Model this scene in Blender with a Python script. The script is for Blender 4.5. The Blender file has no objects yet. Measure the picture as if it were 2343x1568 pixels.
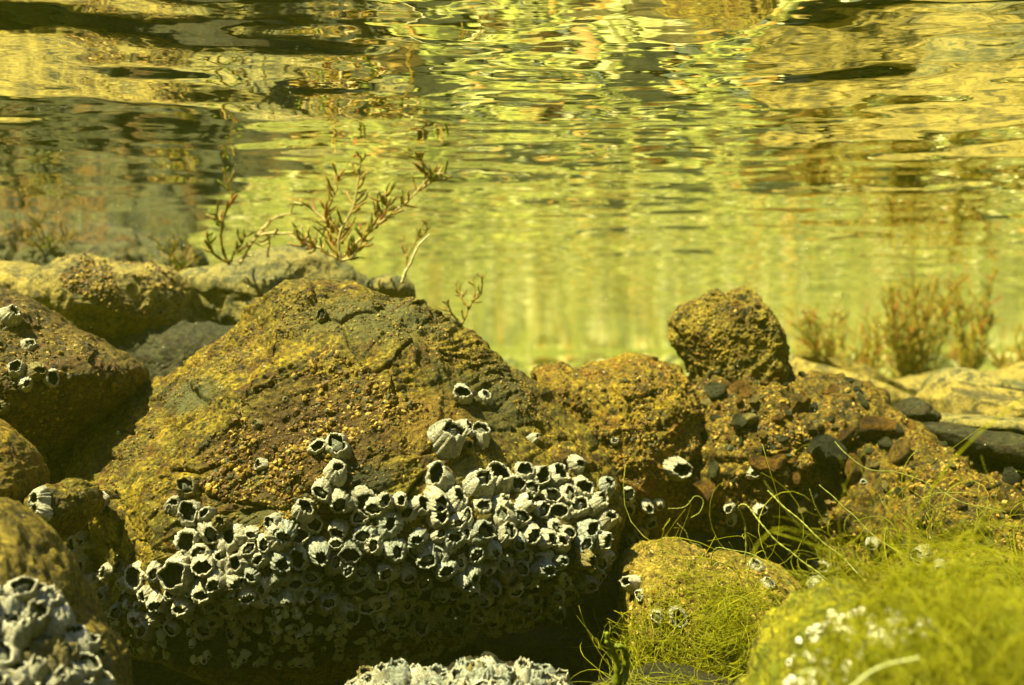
import bpy, math, random
import numpy as np
from mathutils import Vector, Matrix, Quaternion

random.seed(7)
rng = np.random.default_rng(7)
S = bpy.context.scene
COL = S.collection

# ------------------------------------------------------------------ camera, world, sun, exposure
FW, FH, FPX = 2342.0, 1568.0, 2028.0          # reading frame of the photograph and focal length in its pixels
PITCH = math.radians(-1.86)
SURF = 0.140                                   # water surface above the lens, metres
cam = bpy.data.cameras.new('camera'); camo = bpy.data.objects.new('camera', cam); COL.objects.link(camo)
camo.location = (0, 0, 0); camo.rotation_euler = (math.radians(90) - PITCH, 0, 0)
cam.sensor_width = 36; cam.lens = 36 * FPX / FW
cam.clip_start = 0.01; cam.clip_end = 200
cam.dof.use_dof = True; cam.dof.focus_distance = 0.385; cam.dof.aperture_fstop = 10.0
S.camera = camo

SUN_FROM = Vector((-0.42, -0.28, 0.86)).normalized()
SUN_EL = math.asin(SUN_FROM.z)
w = bpy.data.worlds.new('World'); S.world = w; w.use_nodes = True
nt = w.node_tree; nt.nodes.clear()
sky = nt.nodes.new('ShaderNodeTexSky'); sky.sky_type = 'NISHITA'; sky.sun_disc = False
sky.sun_elevation = SUN_EL; sky.sun_rotation = math.atan2(SUN_FROM.x, SUN_FROM.y)
bgn = nt.nodes.new('ShaderNodeBackground'); bgn.inputs['Strength'].default_value = 0.075
wo = nt.nodes.new('ShaderNodeOutputWorld')
nt.links.new(sky.outputs[0], bgn.inputs[0]); nt.links.new(bgn.outputs[0], wo.inputs[0])
sl = bpy.data.lights.new('sun', 'SUN'); sl.energy = 5.0; sl.angle = math.radians(0.5); sl.color = (1.0, 0.935, 0.50)
so = bpy.data.objects.new('sun', sl); COL.objects.link(so)
so.rotation_euler = SUN_FROM.to_track_quat('Z', 'Y').to_euler()
S.view_settings.view_transform = 'Standard'; S.view_settings.look = 'None'
S.view_settings.gamma = 1.0; S.view_settings.use_curve_mapping = False
S.view_settings.exposure = 1.7
S.render.engine = 'CYCLES'
S.cycles.max_bounces = 6; S.cycles.diffuse_bounces = 1; S.cycles.glossy_bounces = 4
S.cycles.transparent_max_bounces = 12; S.cycles.volume_bounces = 0
S.cycles.caustics_reflective = False; S.cycles.caustics_refractive = False
S.cycles.use_denoising = True

# ------------------------------------------------------------------ maths helpers
CP, SP = math.cos(PITCH), math.sin(PITCH)
def P(px, py, Y):
    """numpy: point on the vertical plane y=Y seen at reading-frame pixel px,py"""
    px = np.asarray(px, float); py = np.asarray(py, float)
    x = (px - FW / 2) / FPX; u = (FH / 2 - py) / FPX
    dy = CP + u * SP; dz = -SP + u * CP
    k = Y / dy
    return np.stack([x * k, dy * k, dz * k], -1)
def V(px, py, Y): return Vector(P(px, py, Y).tolist())
def proj(p):
    p = np.asarray(p, float)
    f = p[..., 1] * CP - p[..., 2] * SP; u = p[..., 1] * SP + p[..., 2] * CP
    return np.stack([FW / 2 + FPX * p[..., 0] / f, FH / 2 - FPX * u / f], -1)
_perm = np.random.default_rng(3).permutation(256); _perm = np.concatenate([_perm] * 3)
_grad = np.random.default_rng(4).normal(size=(256, 3)); _grad /= np.linalg.norm(_grad, axis=1)[:, None]
def perlin(p):
    i = np.floor(p).astype(int); f = p - i; i &= 255
    s = f * f * f * (f * (f * 6 - 15) + 10)
    out = 0
    for dx in (0, 1):
        wx = s[:, 0] if dx else 1 - s[:, 0]
        for dy in (0, 1):
            wy = s[:, 1] if dy else 1 - s[:, 1]
            for dz in (0, 1):
                wz = s[:, 2] if dz else 1 - s[:, 2]
                h = _perm[_perm[_perm[(i[:, 0] + dx) & 255] + ((i[:, 1] + dy) & 255)] + ((i[:, 2] + dz) & 255)]
                g = _grad[h]
                out = out + wx * wy * wz * (g[:, 0] * (f[:, 0] - dx) + g[:, 1] * (f[:, 1] - dy) + g[:, 2] * (f[:, 2] - dz))
    return out * 1.6
def fbm(p, o=4, lac=2.03, g=0.5):
    a = 1.0; r = 0
    for k in range(o):
        r = r + a * perlin(p + 17.3 * k); p = p * lac; a *= g
    return r
def ridged(p, o=4, lac=2.07, g=0.5):
    a = 1.0; r = 0
    for k in range(o):
        r = r + a * (1 - 2.2 * np.abs(perlin(p + 9.1 * k))); p = p * lac; a *= g
    return r
def voro(p):
    """distance to nearest and second nearest feature point, and a random value of the cell"""
    i = np.floor(p).astype(int); f1 = np.full(len(p), 9.0); f2 = f1.copy(); cid = np.zeros(len(p))
    for dx in (-1, 0, 1):
        for dy in (-1, 0, 1):
            for dz in (-1, 0, 1):
                c = i + np.array([dx, dy, dz])
                h = _perm[_perm[_perm[c[:, 0] & 255] + (c[:, 1] & 255)] + (c[:, 2] & 255)]
                q = c + 0.5 + _grad[h] * 0.45
                d = np.linalg.norm(q - p, axis=1)
                n = d < f1
                f2 = np.where(n, f1, np.minimum(f2, d)); cid = np.where(n, h / 255.0, cid); f1 = np.where(n, d, f1)
    return f1, f2, cid
def inpoly(x, y, poly):
    x = np.asarray(x); y = np.asarray(y); r = np.zeros(x.shape, bool)
    n = len(poly)
    for k in range(n):
        x1, y1 = poly[k]; x2, y2 = poly[(k + 1) % n]
        if y1 == y2: continue
        c = ((y1 > y) != (y2 > y)) & (x < (x2 - x1) * (y - y1) / (y2 - y1) + x1)
        r ^= c
    return r

# ------------------------------------------------------------------ object helpers
def tag(o, label=None, cat=None, group=None, kind=None):
    if label: o['label'] = label
    if cat: o['category'] = cat
    if group: o['group'] = group
    if kind: o['kind'] = kind
    return o
def link(o, parent=None):
    COL.objects.link(o)
    if parent is not None: o.parent = parent
    return o
def mesh_from(name, v, faces=None, quads=None, tris=None, smooth=True, mats=(), mi=None):
    me = bpy.data.meshes.new(name)
    v = np.asarray(v, np.float32)
    me.vertices.add(len(v)); me.vertices.foreach_set('co', v.ravel())
    parts = []; tot = []
    if quads is not None and len(quads): parts.append(np.asarray(quads, np.int32).ravel()); tot.append(np.full(len(quads), 4, np.int32))
    if tris is not None and len(tris): parts.append(np.asarray(tris, np.int32).ravel()); tot.append(np.full(len(tris), 3, np.int32))
    idx = np.concatenate(parts); tot = np.concatenate(tot)
    me.loops.add(len(idx)); me.loops.foreach_set('vertex_index', idx)
    me.polygons.add(len(tot))
    st = np.concatenate([[0], np.cumsum(tot)[:-1]]).astype(np.int32)
    me.polygons.foreach_set('loop_start', st)
    me.polygons.foreach_set('use_smooth', np.full(len(tot), smooth))
    for m in mats: me.materials.append(m)
    if mi is not None: me.polygons.foreach_set('material_index', np.asarray(mi, np.int32))
    me.update(calc_edges=True)
    return me
def mkobj(name, me, parent=None, loc=None):
    o = bpy.data.objects.new(name, me); link(o, parent)
    if loc is not None: o.location = loc
    return o

# ------------------------------------------------------------------ materials
def newmat(name):
    m = bpy.data.materials.new(name); m.use_nodes = True; t = m.node_tree; t.nodes.clear()
    return m, t
class N:
    def __init__(s, t): s.t = t
    def n(s, typ, ins=None, **kw):
        nd = s.t.nodes.new('ShaderNode' + typ)
        for k, v in kw.items(): setattr(nd, k, v)
        for k, v in (ins or {}).items():
            if hasattr(v, 'is_linked') or isinstance(v, bpy.types.NodeSocket): s.t.links.new(v, nd.inputs[k])
            else: nd.inputs[k].default_value = v
        return nd
    def ramp(s, fac, stops):
        r = s.t.nodes.new('ShaderNodeValToRGB'); s.t.links.new(fac, r.inputs[0])
        e = r.color_ramp.elements
        while len(e) < len(stops): e.new(0.5)
        for k, (p, c) in enumerate(stops):
            e[k].position = p; e[k].color = tuple(c) + (1,) if len(c) == 3 else c
        return r.outputs[0]
    def mix(s, f, a, b, mode='MIX'):
        m = s.t.nodes.new('ShaderNodeMix'); m.data_type = 'RGBA'; m.blend_type = mode
        for k, v in ((0, f), (6, a), (7, b)):
            if isinstance(v, bpy.types.NodeSocket): s.t.links.new(v, m.inputs[k])
            elif k == 0: m.inputs[0].default_value = v
            else: m.inputs[k].default_value = tuple(v) + (1,)
        return m.outputs[2]
def g(v): return (v, v, v)

def rockmat(name, ca, cb, cc, cd=None, s1=22, s2=90, aniso=None, patch=None, bump=1.0, grain=0.5, rough=0.62, seed=0.0, filmcol=None):
    """ca/cb broad tones, cc stains, cd dark flecks"""
    m, t = newmat(name); a = N(t)
    co = a.n('TexCoord').outputs['Object']
    mp = a.n('Mapping', {'Vector': co, 'Location': (seed, seed * 1.7, -seed)})
    vec = mp.outputs[0]
    warp = a.n('TexNoise', {'Vector': vec, 'Scale': 30.0, 'Detail': 3.0})
    wv = a.n('VectorMath', {0: warp.outputs['Color'], 1: (0.012, 0.012, 0.012)}, operation='MULTIPLY')
    vec2 = a.n('VectorMath', {0: vec, 1: wv.outputs[0]}, operation='ADD').outputs[0]
    n1 = a.n('TexNoise', {'Vector': vec2, 'Scale': float(s1), 'Detail': 6.0, 'Roughness': 0.62}).outputs[0]
    col = a.ramp(n1, [(0.34, ca), (0.5, tuple((x + y) / 2 for x, y in zip(ca, cb))), (0.64, cb)])
    n2 = a.n('TexNoise', {'Vector': vec2, 'Scale': float(s2), 'Detail': 7.0, 'Roughness': 0.7}).outputs[0]
    col = a.mix(a.ramp(n2, [(0.50, g(0)), (0.60, g(1))]), col, cc)
    cd = cd or tuple(x * 0.28 for x in ca)
    n3 = a.n('TexNoise', {'Vector': vec, 'Scale': float(s2) * 2.3, 'Detail': 5.0, 'Roughness': 0.75}).outputs[0]
    col = a.mix(a.ramp(n3, [(0.38, g(0.9)), (0.50, g(0))]), col, cd)
    if filmcol:
        nf = a.n('TexNoise', {'Vector': vec, 'Scale': 16.0, 'Detail': 4.0}).outputs[0]
        col = a.mix(a.ramp(nf, [(0.44, g(0)), (0.60, g(0.8))]), col, filmcol)
    vo = a.n('TexVoronoi', {'Vector': vec2, 'Scale': 620.0, 'Randomness': 1.0})
    vr = a.ramp(a.n('SeparateColor', {0: vo.outputs['Color']}).outputs[0], [(0.0, g(1 - grain)), (0.8, g(1.0)), (1.0, g(1 + 0.8 * grain))])
    col = a.mix(1.0, col, vr, 'MULTIPLY')
    # pale shell-sand specks
    vs = a.n('TexVoronoi', {'Vector': vec2, 'Scale': 300.0})
    spk = a.n('Math', {0: vs.outputs['Distance'], 1: 0.16}, operation='LESS_THAN').outputs[0]
    sel = a.n('Math', {0: a.n('SeparateColor', {0: vs.outputs['Color']}).outputs[1], 1: 0.9}, operation='GREATER_THAN').outputs[0]
    col = a.mix(a.n('Math', {0: spk, 1: sel}, operation='MULTIPLY').outputs[0], col, (0.45, 0.42, 0.26))
    # relief
    nb = a.n('TexNoise', {'Vector': vec2, 'Scale': 240.0, 'Detail': 8.0, 'Roughness': 0.72}).outputs[0]
    nb2 = a.n('TexNoise', {'Vector': vec, 'Scale': 900.0, 'Detail': 4.0, 'Roughness': 0.7}).outputs[0]
    b1 = a.n('Bump', {'Height': nb, 'Strength': 1.0, 'Distance': 0.0042 * bump})
    b2 = a.n('Bump', {'Height': vo.outputs['Distance'], 'Strength': 0.5, 'Distance': -0.0007 * bump, 'Normal': b1.outputs[0]})
    b3 = a.n('Bump', {'Height': nb2, 'Strength': 1.0, 'Distance': 0.0011 * bump, 'Normal': b2.outputs[0]})
    bs = a.n('BsdfPrincipled', {'Base Color': col, 'Roughness': rough, 'Specular IOR Level': 0.28, 'Normal': b3.outputs[0]})
    o = a.n('OutputMaterial', {'Surface': bs.outputs[0]})
    return m
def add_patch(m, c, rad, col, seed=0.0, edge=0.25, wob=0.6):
    """a stain, scar or painted shade with its own outline: ellipsoid about c (object space)"""
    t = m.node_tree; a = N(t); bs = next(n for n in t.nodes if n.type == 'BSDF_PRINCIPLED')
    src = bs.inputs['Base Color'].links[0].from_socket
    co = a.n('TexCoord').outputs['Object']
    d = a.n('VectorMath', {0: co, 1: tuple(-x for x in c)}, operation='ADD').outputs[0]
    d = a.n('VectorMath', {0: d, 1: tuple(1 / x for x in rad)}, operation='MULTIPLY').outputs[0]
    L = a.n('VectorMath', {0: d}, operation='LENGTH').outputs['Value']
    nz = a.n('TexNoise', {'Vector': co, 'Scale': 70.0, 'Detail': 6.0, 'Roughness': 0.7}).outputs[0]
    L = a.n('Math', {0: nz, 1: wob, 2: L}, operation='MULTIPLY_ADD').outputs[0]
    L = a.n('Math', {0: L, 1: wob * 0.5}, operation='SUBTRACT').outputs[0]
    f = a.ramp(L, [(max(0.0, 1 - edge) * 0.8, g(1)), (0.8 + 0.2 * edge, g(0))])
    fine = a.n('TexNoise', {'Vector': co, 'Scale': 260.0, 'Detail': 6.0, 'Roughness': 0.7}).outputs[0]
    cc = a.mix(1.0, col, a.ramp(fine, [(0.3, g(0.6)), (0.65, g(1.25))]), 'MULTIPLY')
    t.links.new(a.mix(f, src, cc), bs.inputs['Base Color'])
def simplemat(name, c, c2=None, scale=300, rough=0.6, bump=0.0004, spec=0.3, transl=0.0):
    m, t = newmat(name); a = N(t)
    co = a.n('TexCoord').outputs['Object']
    n1 = a.n('TexNoise', {'Vector': co, 'Scale': float(scale), 'Detail': 5.0, 'Roughness': 0.65}).outputs[0]
    col = a.ramp(n1, [(0.36, c), (0.62, c2 or tuple(x * 0.6 for x in c))])
    b = a.n('Bump', {'Height': n1, 'Strength': 0.8, 'Distance': bump})
    bs = a.n('BsdfPrincipled', {'Base Color': col, 'Roughness': rough, 'Specular IOR Level': spec, 'Normal': b.outputs[0]})
    out = bs.outputs[0]
    if transl > 0:
        tr = a.n('BsdfTranslucent', {'Color': col})
        out = a.n('MixShader', {0: transl, 1: bs.outputs[0], 2: tr.outputs[0]}).outputs[0]
    a.n('OutputMaterial', {'Surface': out})
    return m

OCH = (0.46, 0.315, 0.012); OLV = (0.15, 0.135, 0.016); BRN = (0.17, 0.090, 0.005); GRY = (0.10, 0.105, 0.04)
PAL = (0.46, 0.34, 0.06); DRK = (0.030, 0.026, 0.006); ORG = (0.34, 0.16, 0.007)
M_main = rockmat('boulder_stone', OLV, OCH, BRN, DRK, s1=26, s2=80, seed=0.3, rough=0.5, bump=1.25, grain=0.65)
M_brown = rockmat('brown_stone', (0.10, 0.068, 0.008), (0.27, 0.18, 0.014), (0.12, 0.055, 0.005), DRK, s1=30, s2=70, seed=2.1)
M_pale = rockmat('pale_stone', (0.26, 0.21, 0.045), (0.48, 0.36, 0.065), (0.12, 0.10, 0.03), (0.05, 0.045, 0.015), s1=18, s2=45, seed=4.0, bump=0.8, grain=0.35)
M_grey = rockmat('grey_stone', (0.17, 0.165, 0.055), (0.40, 0.32, 0.075), (0.10, 0.11, 0.05), (0.04, 0.045, 0.02), s1=22, s2=50, seed=5.5, bump=0.8, grain=0.35)
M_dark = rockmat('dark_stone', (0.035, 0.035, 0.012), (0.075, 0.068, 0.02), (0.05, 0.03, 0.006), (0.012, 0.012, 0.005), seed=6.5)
M_far = rockmat('far_dark_stone', (0.06, 0.065, 0.022), (0.14, 0.13, 0.035), (0.16, 0.09, 0.012), (0.02, 0.022, 0.01), s1=9, s2=26, seed=6.9)
M_rust = rockmat('rust_stone', (0.15, 0.105, 0.008), (0.46, 0.31, 0.014), (0.28, 0.14, 0.007), DRK, s1=35, s2=75, seed=7.7)
M_upright = rockmat('upright_stone', (0.15, 0.115, 0.012), (0.42, 0.31, 0.03), (0.20, 0.12, 0.010), (0.025, 0.03, 0.012), s1=30, s2=55, seed=7.1)
M_rubble = rockmat('rubble_matrix', (0.085, 0.062, 0.008), (0.42, 0.29, 0.018), (0.24, 0.12, 0.006), (0.02, 0.018, 0.005), s1=60, s2=120, seed=8.8, bump=1.7, grain=0.7)
M_algrock = rockmat('algae_filmed_stone', (0.30, 0.28, 0.012), (0.50, 0.44, 0.02), (0.18, 0.20, 0.010), (0.05, 0.06, 0.005), s1=40, s2=90, seed=9.9, bump=1.2)
M_lump = rockmat('lumpy_yellow_stone', (0.30, 0.21, 0.022), (0.54, 0.39, 0.05), (0.16, 0.12, 0.012), (0.05, 0.035, 0.006), s1=60, s2=110, seed=11.3, bump=1.5)
M_grits = [simplemat('grit_ochre', (0.30, 0.20, 0.016), (0.15, 0.09, 0.008), 900),
           simplemat('grit_brown', (0.13, 0.065, 0.007), (0.06, 0.035, 0.006), 900),
           simplemat('grit_pale', (0.40, 0.30, 0.07), (0.28, 0.19, 0.03), 900),
           simplemat('grit_dark', (0.03, 0.03, 0.012), (0.06, 0.055, 0.02), 900)]

def sandmat():
    m, t = newmat('seabed_sand'); a = N(t)
    co = a.n('TexCoord').outputs['Object']
    n1 = a.n('TexNoise', {'Vector': co, 'Scale': 3.2, 'Detail': 6.0, 'Roughness': 0.65}).outputs[0]
    col = a.ramp(n1, [(0.36, (0.07, 0.078, 0.013)), (0.46, (0.145, 0.15, 0.024)), (0.62, (0.235, 0.23, 0.042))])
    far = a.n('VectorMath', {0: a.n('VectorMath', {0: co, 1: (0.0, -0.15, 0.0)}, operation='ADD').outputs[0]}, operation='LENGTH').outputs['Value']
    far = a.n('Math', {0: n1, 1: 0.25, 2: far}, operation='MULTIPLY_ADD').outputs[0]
    # near floor coloured almost black to cut light bounced up under the boulder
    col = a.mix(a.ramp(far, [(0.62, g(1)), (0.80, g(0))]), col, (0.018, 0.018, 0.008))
    vo = a.n('TexVoronoi', {'Vector': co, 'Scale': 38.0})
    r = a.n('SeparateColor', {0: vo.outputs['Color']}).outputs[0]
    col = a.mix(1.0, col, a.ramp(r, [(0.0, g(0.15)), (0.25, g(0.45)), (0.5, g(0.9)), (1.0, g(1.7))]), 'MULTIPLY')
    v2 = a.n('TexVoronoi', {'Vector': co, 'Scale': 90.0})
    r2 = a.n('SeparateColor', {0: v2.outputs['Color']}).outputs[1]
    col = a.mix(1.0, col, a.ramp(r2, [(0.0, g(0.5)), (1.0, g(1.25))]), 'MULTIPLY')
    b = a.n('Bump', {'Height': vo.outputs['Distance'], 'Strength': 0.7, 'Distance': -0.02})
    b2 = a.n('Bump', {'Height': v2.outputs['Distance'], 'Strength': 0.7, 'Distance': -0.006, 'Normal': b.outputs[0]})
    bs = a.n('BsdfPrincipled', {'Base Color': col, 'Roughness': 0.8, 'Specular IOR Level': 0.2, 'Normal': b2.outputs[0]})
    a.n('OutputMaterial', {'Surface': bs.outputs[0]})
    return m
M_sand = sandmat()

def watermat():
    # Water seen from below: Fresnel gives total reflection past the critical angle and lets steep light through.
    m, t = newmat('water_surface'); a = N(t)
    co = a.n('TexCoord').outputs['Object']
    mpw_ = a.n('Mapping', {'Vector': co, 'Scale': (0.5, 1.0, 1.0)}).outputs[0]
    nz = a.n('TexNoise', {'Vector': mpw_, 'Scale': 70.0, 'Detail': 2.0, 'Roughness': 0.45}).outputs[0]
    mpw = a.n('Mapping', {'Vector': co, 'Scale': (0.45, 1.0, 1.0)}).outputs[0]
    nz2 = a.n('TexNoise', {'Vector': mpw, 'Scale': 20.0, 'Detail': 2.0, 'Roughness': 0.45}).outputs[0]
    b0 = a.n('Bump', {'Height': nz2, 'Strength': 1.0, 'Distance': 0.0016})
    b = a.n('Bump', {'Height': nz, 'Strength': 1.0, 'Distance': 0.00022, 'Normal': b0.outputs[0]})
    fr = a.n('Fresnel', {'IOR': 1.33, 'Normal': b.outputs[0]})
    gl = a.n('BsdfGlossy', {'Color': (0.97, 0.98, 0.95, 1), 'Roughness': 0.0, 'Normal': b.outputs[0]})
    tr = a.n('BsdfTransparent', {'Color': (1, 1, 1, 1)})
    mx = a.n('MixShader', {0: fr.outputs[0], 1: tr.outputs[0], 2: gl.outputs[0]})
    a.n('OutputMaterial', {'Surface': mx.outputs[0]})
    return m

# ------------------------------------------------------------------ setting: seabed, water surface, haze
def polar_sheet(rmin, rmax, nr, na, a0, a1):
    r = np.exp(np.linspace(math.log(rmin), math.log(rmax), nr)); th = np.linspace(a0, a1, na)
    R, T = np.meshgrid(r, th, indexing='ij')
    x = (R * np.sin(T)).ravel(); y = (R * np.cos(T)).ravel()
    i = np.arange(nr - 1)[:, None] * na + np.arange(na - 1)[None]
    i = i.ravel(); q = np.stack([i, i + na, i + na + 1, i + 1], -1)
    return x, y, q
def seabed_z(x, y):
    p = np.stack([x, y, np.zeros_like(x)], -1)
    z = -0.175 + 0.030 * fbm(p * 1.3, 3) + 0.012 * fbm(p * 6, 3) + 0.008 * ridged(p * 22, 2) * np.clip(1.6 - np.hypot(x, y) / 4, 0.1, 1)
    z = z - 0.10 * np.exp(-((y - 0.42) / 0.22) ** 2)
    # the bottom climbs gently towards the shore on the far side
    z = z + 0.31 * np.clip((np.hypot(x, y) - 2.6) / 4.4, 0, 1) ** 1.2
    return np.minimum(z, SURF - 0.012)
x, y, q = polar_sheet(0.02, 24, 330, 520, -math.pi, math.pi)
z = seabed_z(x, y)
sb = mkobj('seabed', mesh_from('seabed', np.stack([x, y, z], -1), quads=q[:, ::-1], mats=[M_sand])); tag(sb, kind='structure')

xa, ya, qa = polar_sheet(0.05, 24, 700, 620, -1.15, 1.15)
xb, yb, qb = polar_sheet(0.05, 24, 120, 160, 1.15, 2 * math.pi - 1.15)
def wave(x, y):
    r = np.random.default_rng(21); h = np.zeros_like(x)
    d = np.hypot(x, y)
    for k in range(72):
        lam = 0.014 * (0.22 / 0.014) ** r.random()
        br = k % 4 == 0; th = r.normal(0.06, 1.0 if br else 0.34)
        kx, ky = 2 * math.pi / lam * math.sin(th), 2 * math.pi / lam * math.cos(th)
        slope = (0.0040 if br else 0.0078) * min(1.0, lam / 0.030)
        fade = np.clip(1.25 - d / (lam * 110), 0, 1)
        h += slope * lam / (2 * math.pi) * np.sin(kx * x + ky * y + r.random() * 6.283) * fade
    return h
vx = np.concatenate([xa, xb]); vy = np.concatenate([ya, yb])
vz = SURF + wave(vx, vy) * np.clip((np.hypot(vx, vy) - 0.05) / 0.05, 0, 1)
M_water = watermat()
nA = len(xa)
# one sheet: near the seam both fans carry the same wave heights
me = mesh_from('water', np.stack([vx, vy, vz], -1), quads=np.concatenate([qa[:, ::-1], qb[:, ::-1] + nA]), mats=[M_water])
wt = mkobj('water', me); tag(wt, kind='structure')

hm, ht = newmat('turbid_water')
hv = ht.nodes.new('ShaderNodeVolumePrincipled'); ho = ht.nodes.new('ShaderNodeOutputMaterial')
hv.inputs['Color'].default_value = (0.66, 0.80, 0.08, 1); hv.inputs['Density'].default_value = 0.042
hv.inputs['Anisotropy'].default_value = 0.2
ht.links.new(hv.outputs[0], ho.inputs['Volume'])
hz0, hz1 = -1.4, 0.24
hb = 25.0
vv = [(sx * hb, sy * hb, zz) for zz in (hz0, hz1) for sx, sy in ((-1, -1), (1, -1), (1, 1), (-1, 1))]
hq = [(0, 3, 2, 1), (4, 5, 6, 7), (0, 1, 5, 4), (1, 2, 6, 5), (2, 3, 7, 6), (3, 0, 4, 7)]
hz = mkobj('haze', mesh_from('haze', vv, quads=hq, smooth=False, mats=[hm])); tag(hz, kind='stuff')

# ------------------------------------------------------------------ rocks
ROCKS = {}
def smooth_outline(pts, c, na, sharp=False):
    """radius of the outline around c for na angles (reading-frame pixels)"""
    pts = np.array(pts, float)
    # Catmull-Rom resample
    n = len(pts); out = []
    for k in range(n):
        p0, p1, p2, p3 = pts[k - 1], pts[k], pts[(k + 1) % n], pts[(k + 2) % n]
        for s in np.linspace(0, 1, 12, endpoint=False):
            if sharp: out.append(p1 + (p2 - p1) * s); continue
            out.append(0.5 * ((2 * p1) + (-p0 + p2) * s + (2 * p0 - 5 * p1 + 4 * p2 - p3) * s * s + (-p0 + 3 * p1 - 3 * p2 + p3) * s ** 3))
    out = np.array(out) - np.array(c, float)
    th = np.arctan2(out[:, 1], out[:, 0]); r = np.hypot(out[:, 0], out[:, 1])
    o = np.argsort(th); th, r = th[o], r[o]
    th = np.concatenate([th - 2 * math.pi, th, th + 2 * math.pi]); r = np.concatenate([r, r, r])
    a = np.linspace(-math.pi, math.pi, na, endpoint=False)
    return a, np.interp(a, th, r)
def normals_of(v, quads, tris):
    n = np.zeros_like(v)
    for fset in (quads, tris):
        if fset is None or not len(fset): continue
        a, b, c = v[fset[:, 0]], v[fset[:, 1]], v[fset[:, 2]]
        fn = np.cross(b - a, c - a)
        if fset.shape[1] == 4:
            fn = np.cross(v[fset[:, 2]] - v[fset[:, 0]], v[fset[:, 3]] - v[fset[:, 1]])
        for k in range(fset.shape[1]):
            for ax in range(3):
                n[:, ax] += np.bincount(fset[:, k], fn[:, ax], minlength=len(v))
    return n / np.maximum(np.linalg.norm(n, axis=1), 1e-12)[:, None]
def rock(name, label, outline, c, Y, df, db, mat, disp, na=300, nr=90, cuts=(), pf=2.2, qf=0.55, seed=0, smooth=True, cat='rock', tilt=0.0, group=None, sharp=False):
    """closed solid: outline at distance Y, front bulging df towards -y and back db towards +y; tilt leans the top away"""
    a, R = smooth_outline(outline, c, na, sharp)
    nb = max(14, nr // 5)
    def ring(t): return np.stack([c[0] + t * R * np.cos(a), c[1] + t * R * np.sin(a)], -1)
    tf = np.sin(np.linspace(0, 1, nr + 1)[1:] * math.pi / 2)
    tb = np.sin(np.linspace(1, 0, nb + 1)[1:-1] * math.pi / 2)
    V_ = [P(*c, Y)[None] - np.array([[0, df, 0]])]
    for t in tf:
        p = ring(t); w_ = P(p[:, 0], p[:, 1], Y); w_[:, 1] -= df * max(0, 1 - t ** pf) ** qf; V_.append(w_)
    for t in tb:
        p = ring(t); w_ = P(p[:, 0], p[:, 1], Y); w_[:, 1] += db * max(0, 1 - t ** 2) ** 0.5; V_.append(w_)
    V_.append(P(*c, Y)[None] + np.array([[0, db, 0]]))
    v = np.concatenate(V_)
    nrings = nr + nb - 1
    k = np.arange(na); k2 = (k + 1) % na
    quads = np.concatenate([np.stack([1 + j * na + k, 1 + (j + 1) * na + k, 1 + (j + 1) * na + k2, 1 + j * na + k2], -1) for j in range(nrings - 1)])
    last = len(v) - 1
    tris = np.concatenate([np.stack([np.zeros(na, int), 1 + k, 1 + k2], -1), np.stack([np.full(na, last), 1 + (nrings - 1) * na + k2, 1 + (nrings - 1) * na + k], -1)])
    if tilt:
        cz = P(*c, Y)[2]; v[:, 1] += tilt * (v[:, 2] - cz)
    cen = v.mean(0)
    ext = np.abs(v - cen).max(0)
    for (nx, ny, nz, f) in cuts:      # flat fracture faces: f = fraction of the half extent kept
        nn = np.array([nx, ny, nz], float); nn /= np.linalg.norm(nn)
        d = (v - cen) @ nn; lim = d.max() * f
        ov = np.maximum(0, d - lim); v -= (ov * 0.97)[:, None] * nn
    n = normals_of(v, quads, tris)
    if (n[0] @ np.array([0, -1, 0])) < 0: n = -n; quads = quads[:, ::-1]; tris = tris[:, ::-1]
    d = disp(v + seed * 3.1)
    if isinstance(d, tuple): v = v + n * d[0][:, None] + d[1]
    else: v = v + n * d[:, None]
    n = normals_of(v, quads, tris)
    loc = cen
    me = mesh_from(name, v - loc, quads=quads, tris=tris, smooth=smooth, mats=[mat])
    o = mkobj(name, me, loc=loc.tolist()); tag(o, label, cat, group)
    front = slice(0, 1 + nr * na)
    vf, nf = v[front], n[front]
    view = vf / np.linalg.norm(vf, axis=1)[:, None]
    keep = (nf * view).sum(1) < -0.08
    ROCKS[label] = dict(o=o, v=vf[keep], n=nf[keep], px=proj(vf[keep]), loc=loc)
    return ROCKS[label]

def d_main(p):
    big = 0.009 * fbm(p * 11, 3)
    # slanting bedding: layers rise to the right, broken into steps
    q = p.copy(); w1 = 0.010 * fbm(p * 14 + 5, 2)
    s = (p[:, 2] * 0.86 - p[:, 0] * 0.50 + 0.2 * p[:, 1] + w1)
    q = np.stack([s * 150, p[:, 0] * 22, p[:, 1] * 22], -1)
    lay = ridged(q, 4) * 0.0011 * np.clip(0.75 + 1.6 * perlin(p * 18 + 70), 0.1, 1.5)
    cr = voro(np.stack([p[:, 0] * 34 + 2 * w1 * 60, p[:, 1] * 34, p[:, 2] * 46], -1))
    step = (cr[2] - 0.5) * 0.0035
    e = np.clip((cr[1] - cr[0]) * 7, 0, 1); crack = -(1 - e) ** 2 * 0.0028 * (perlin(p * 30 + 3) > -0.02)
    mid = 0.0011 * fbm(p * 120, 4)
    pit = -0.0022 * np.clip(fbm(p * 55 + 40, 3) - 0.25, 0, 1)
    fine = 0.00032 * ridged(p * 420, 3)
    return big + lay + step * e + crack + mid + pit + fine
def d_rough(amp=1.0, f=1.0):
    def d(p):
        cr = voro(p * 45 * f)
        return amp * (0.006 * fbm(p * 16 * f, 3) + 0.0045 * (cr[2] - 0.5) + 0.0022 * ridged(p * 60 * f, 3) + 0.0009 * ridged(p * 260 * f, 3))
    return d
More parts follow.
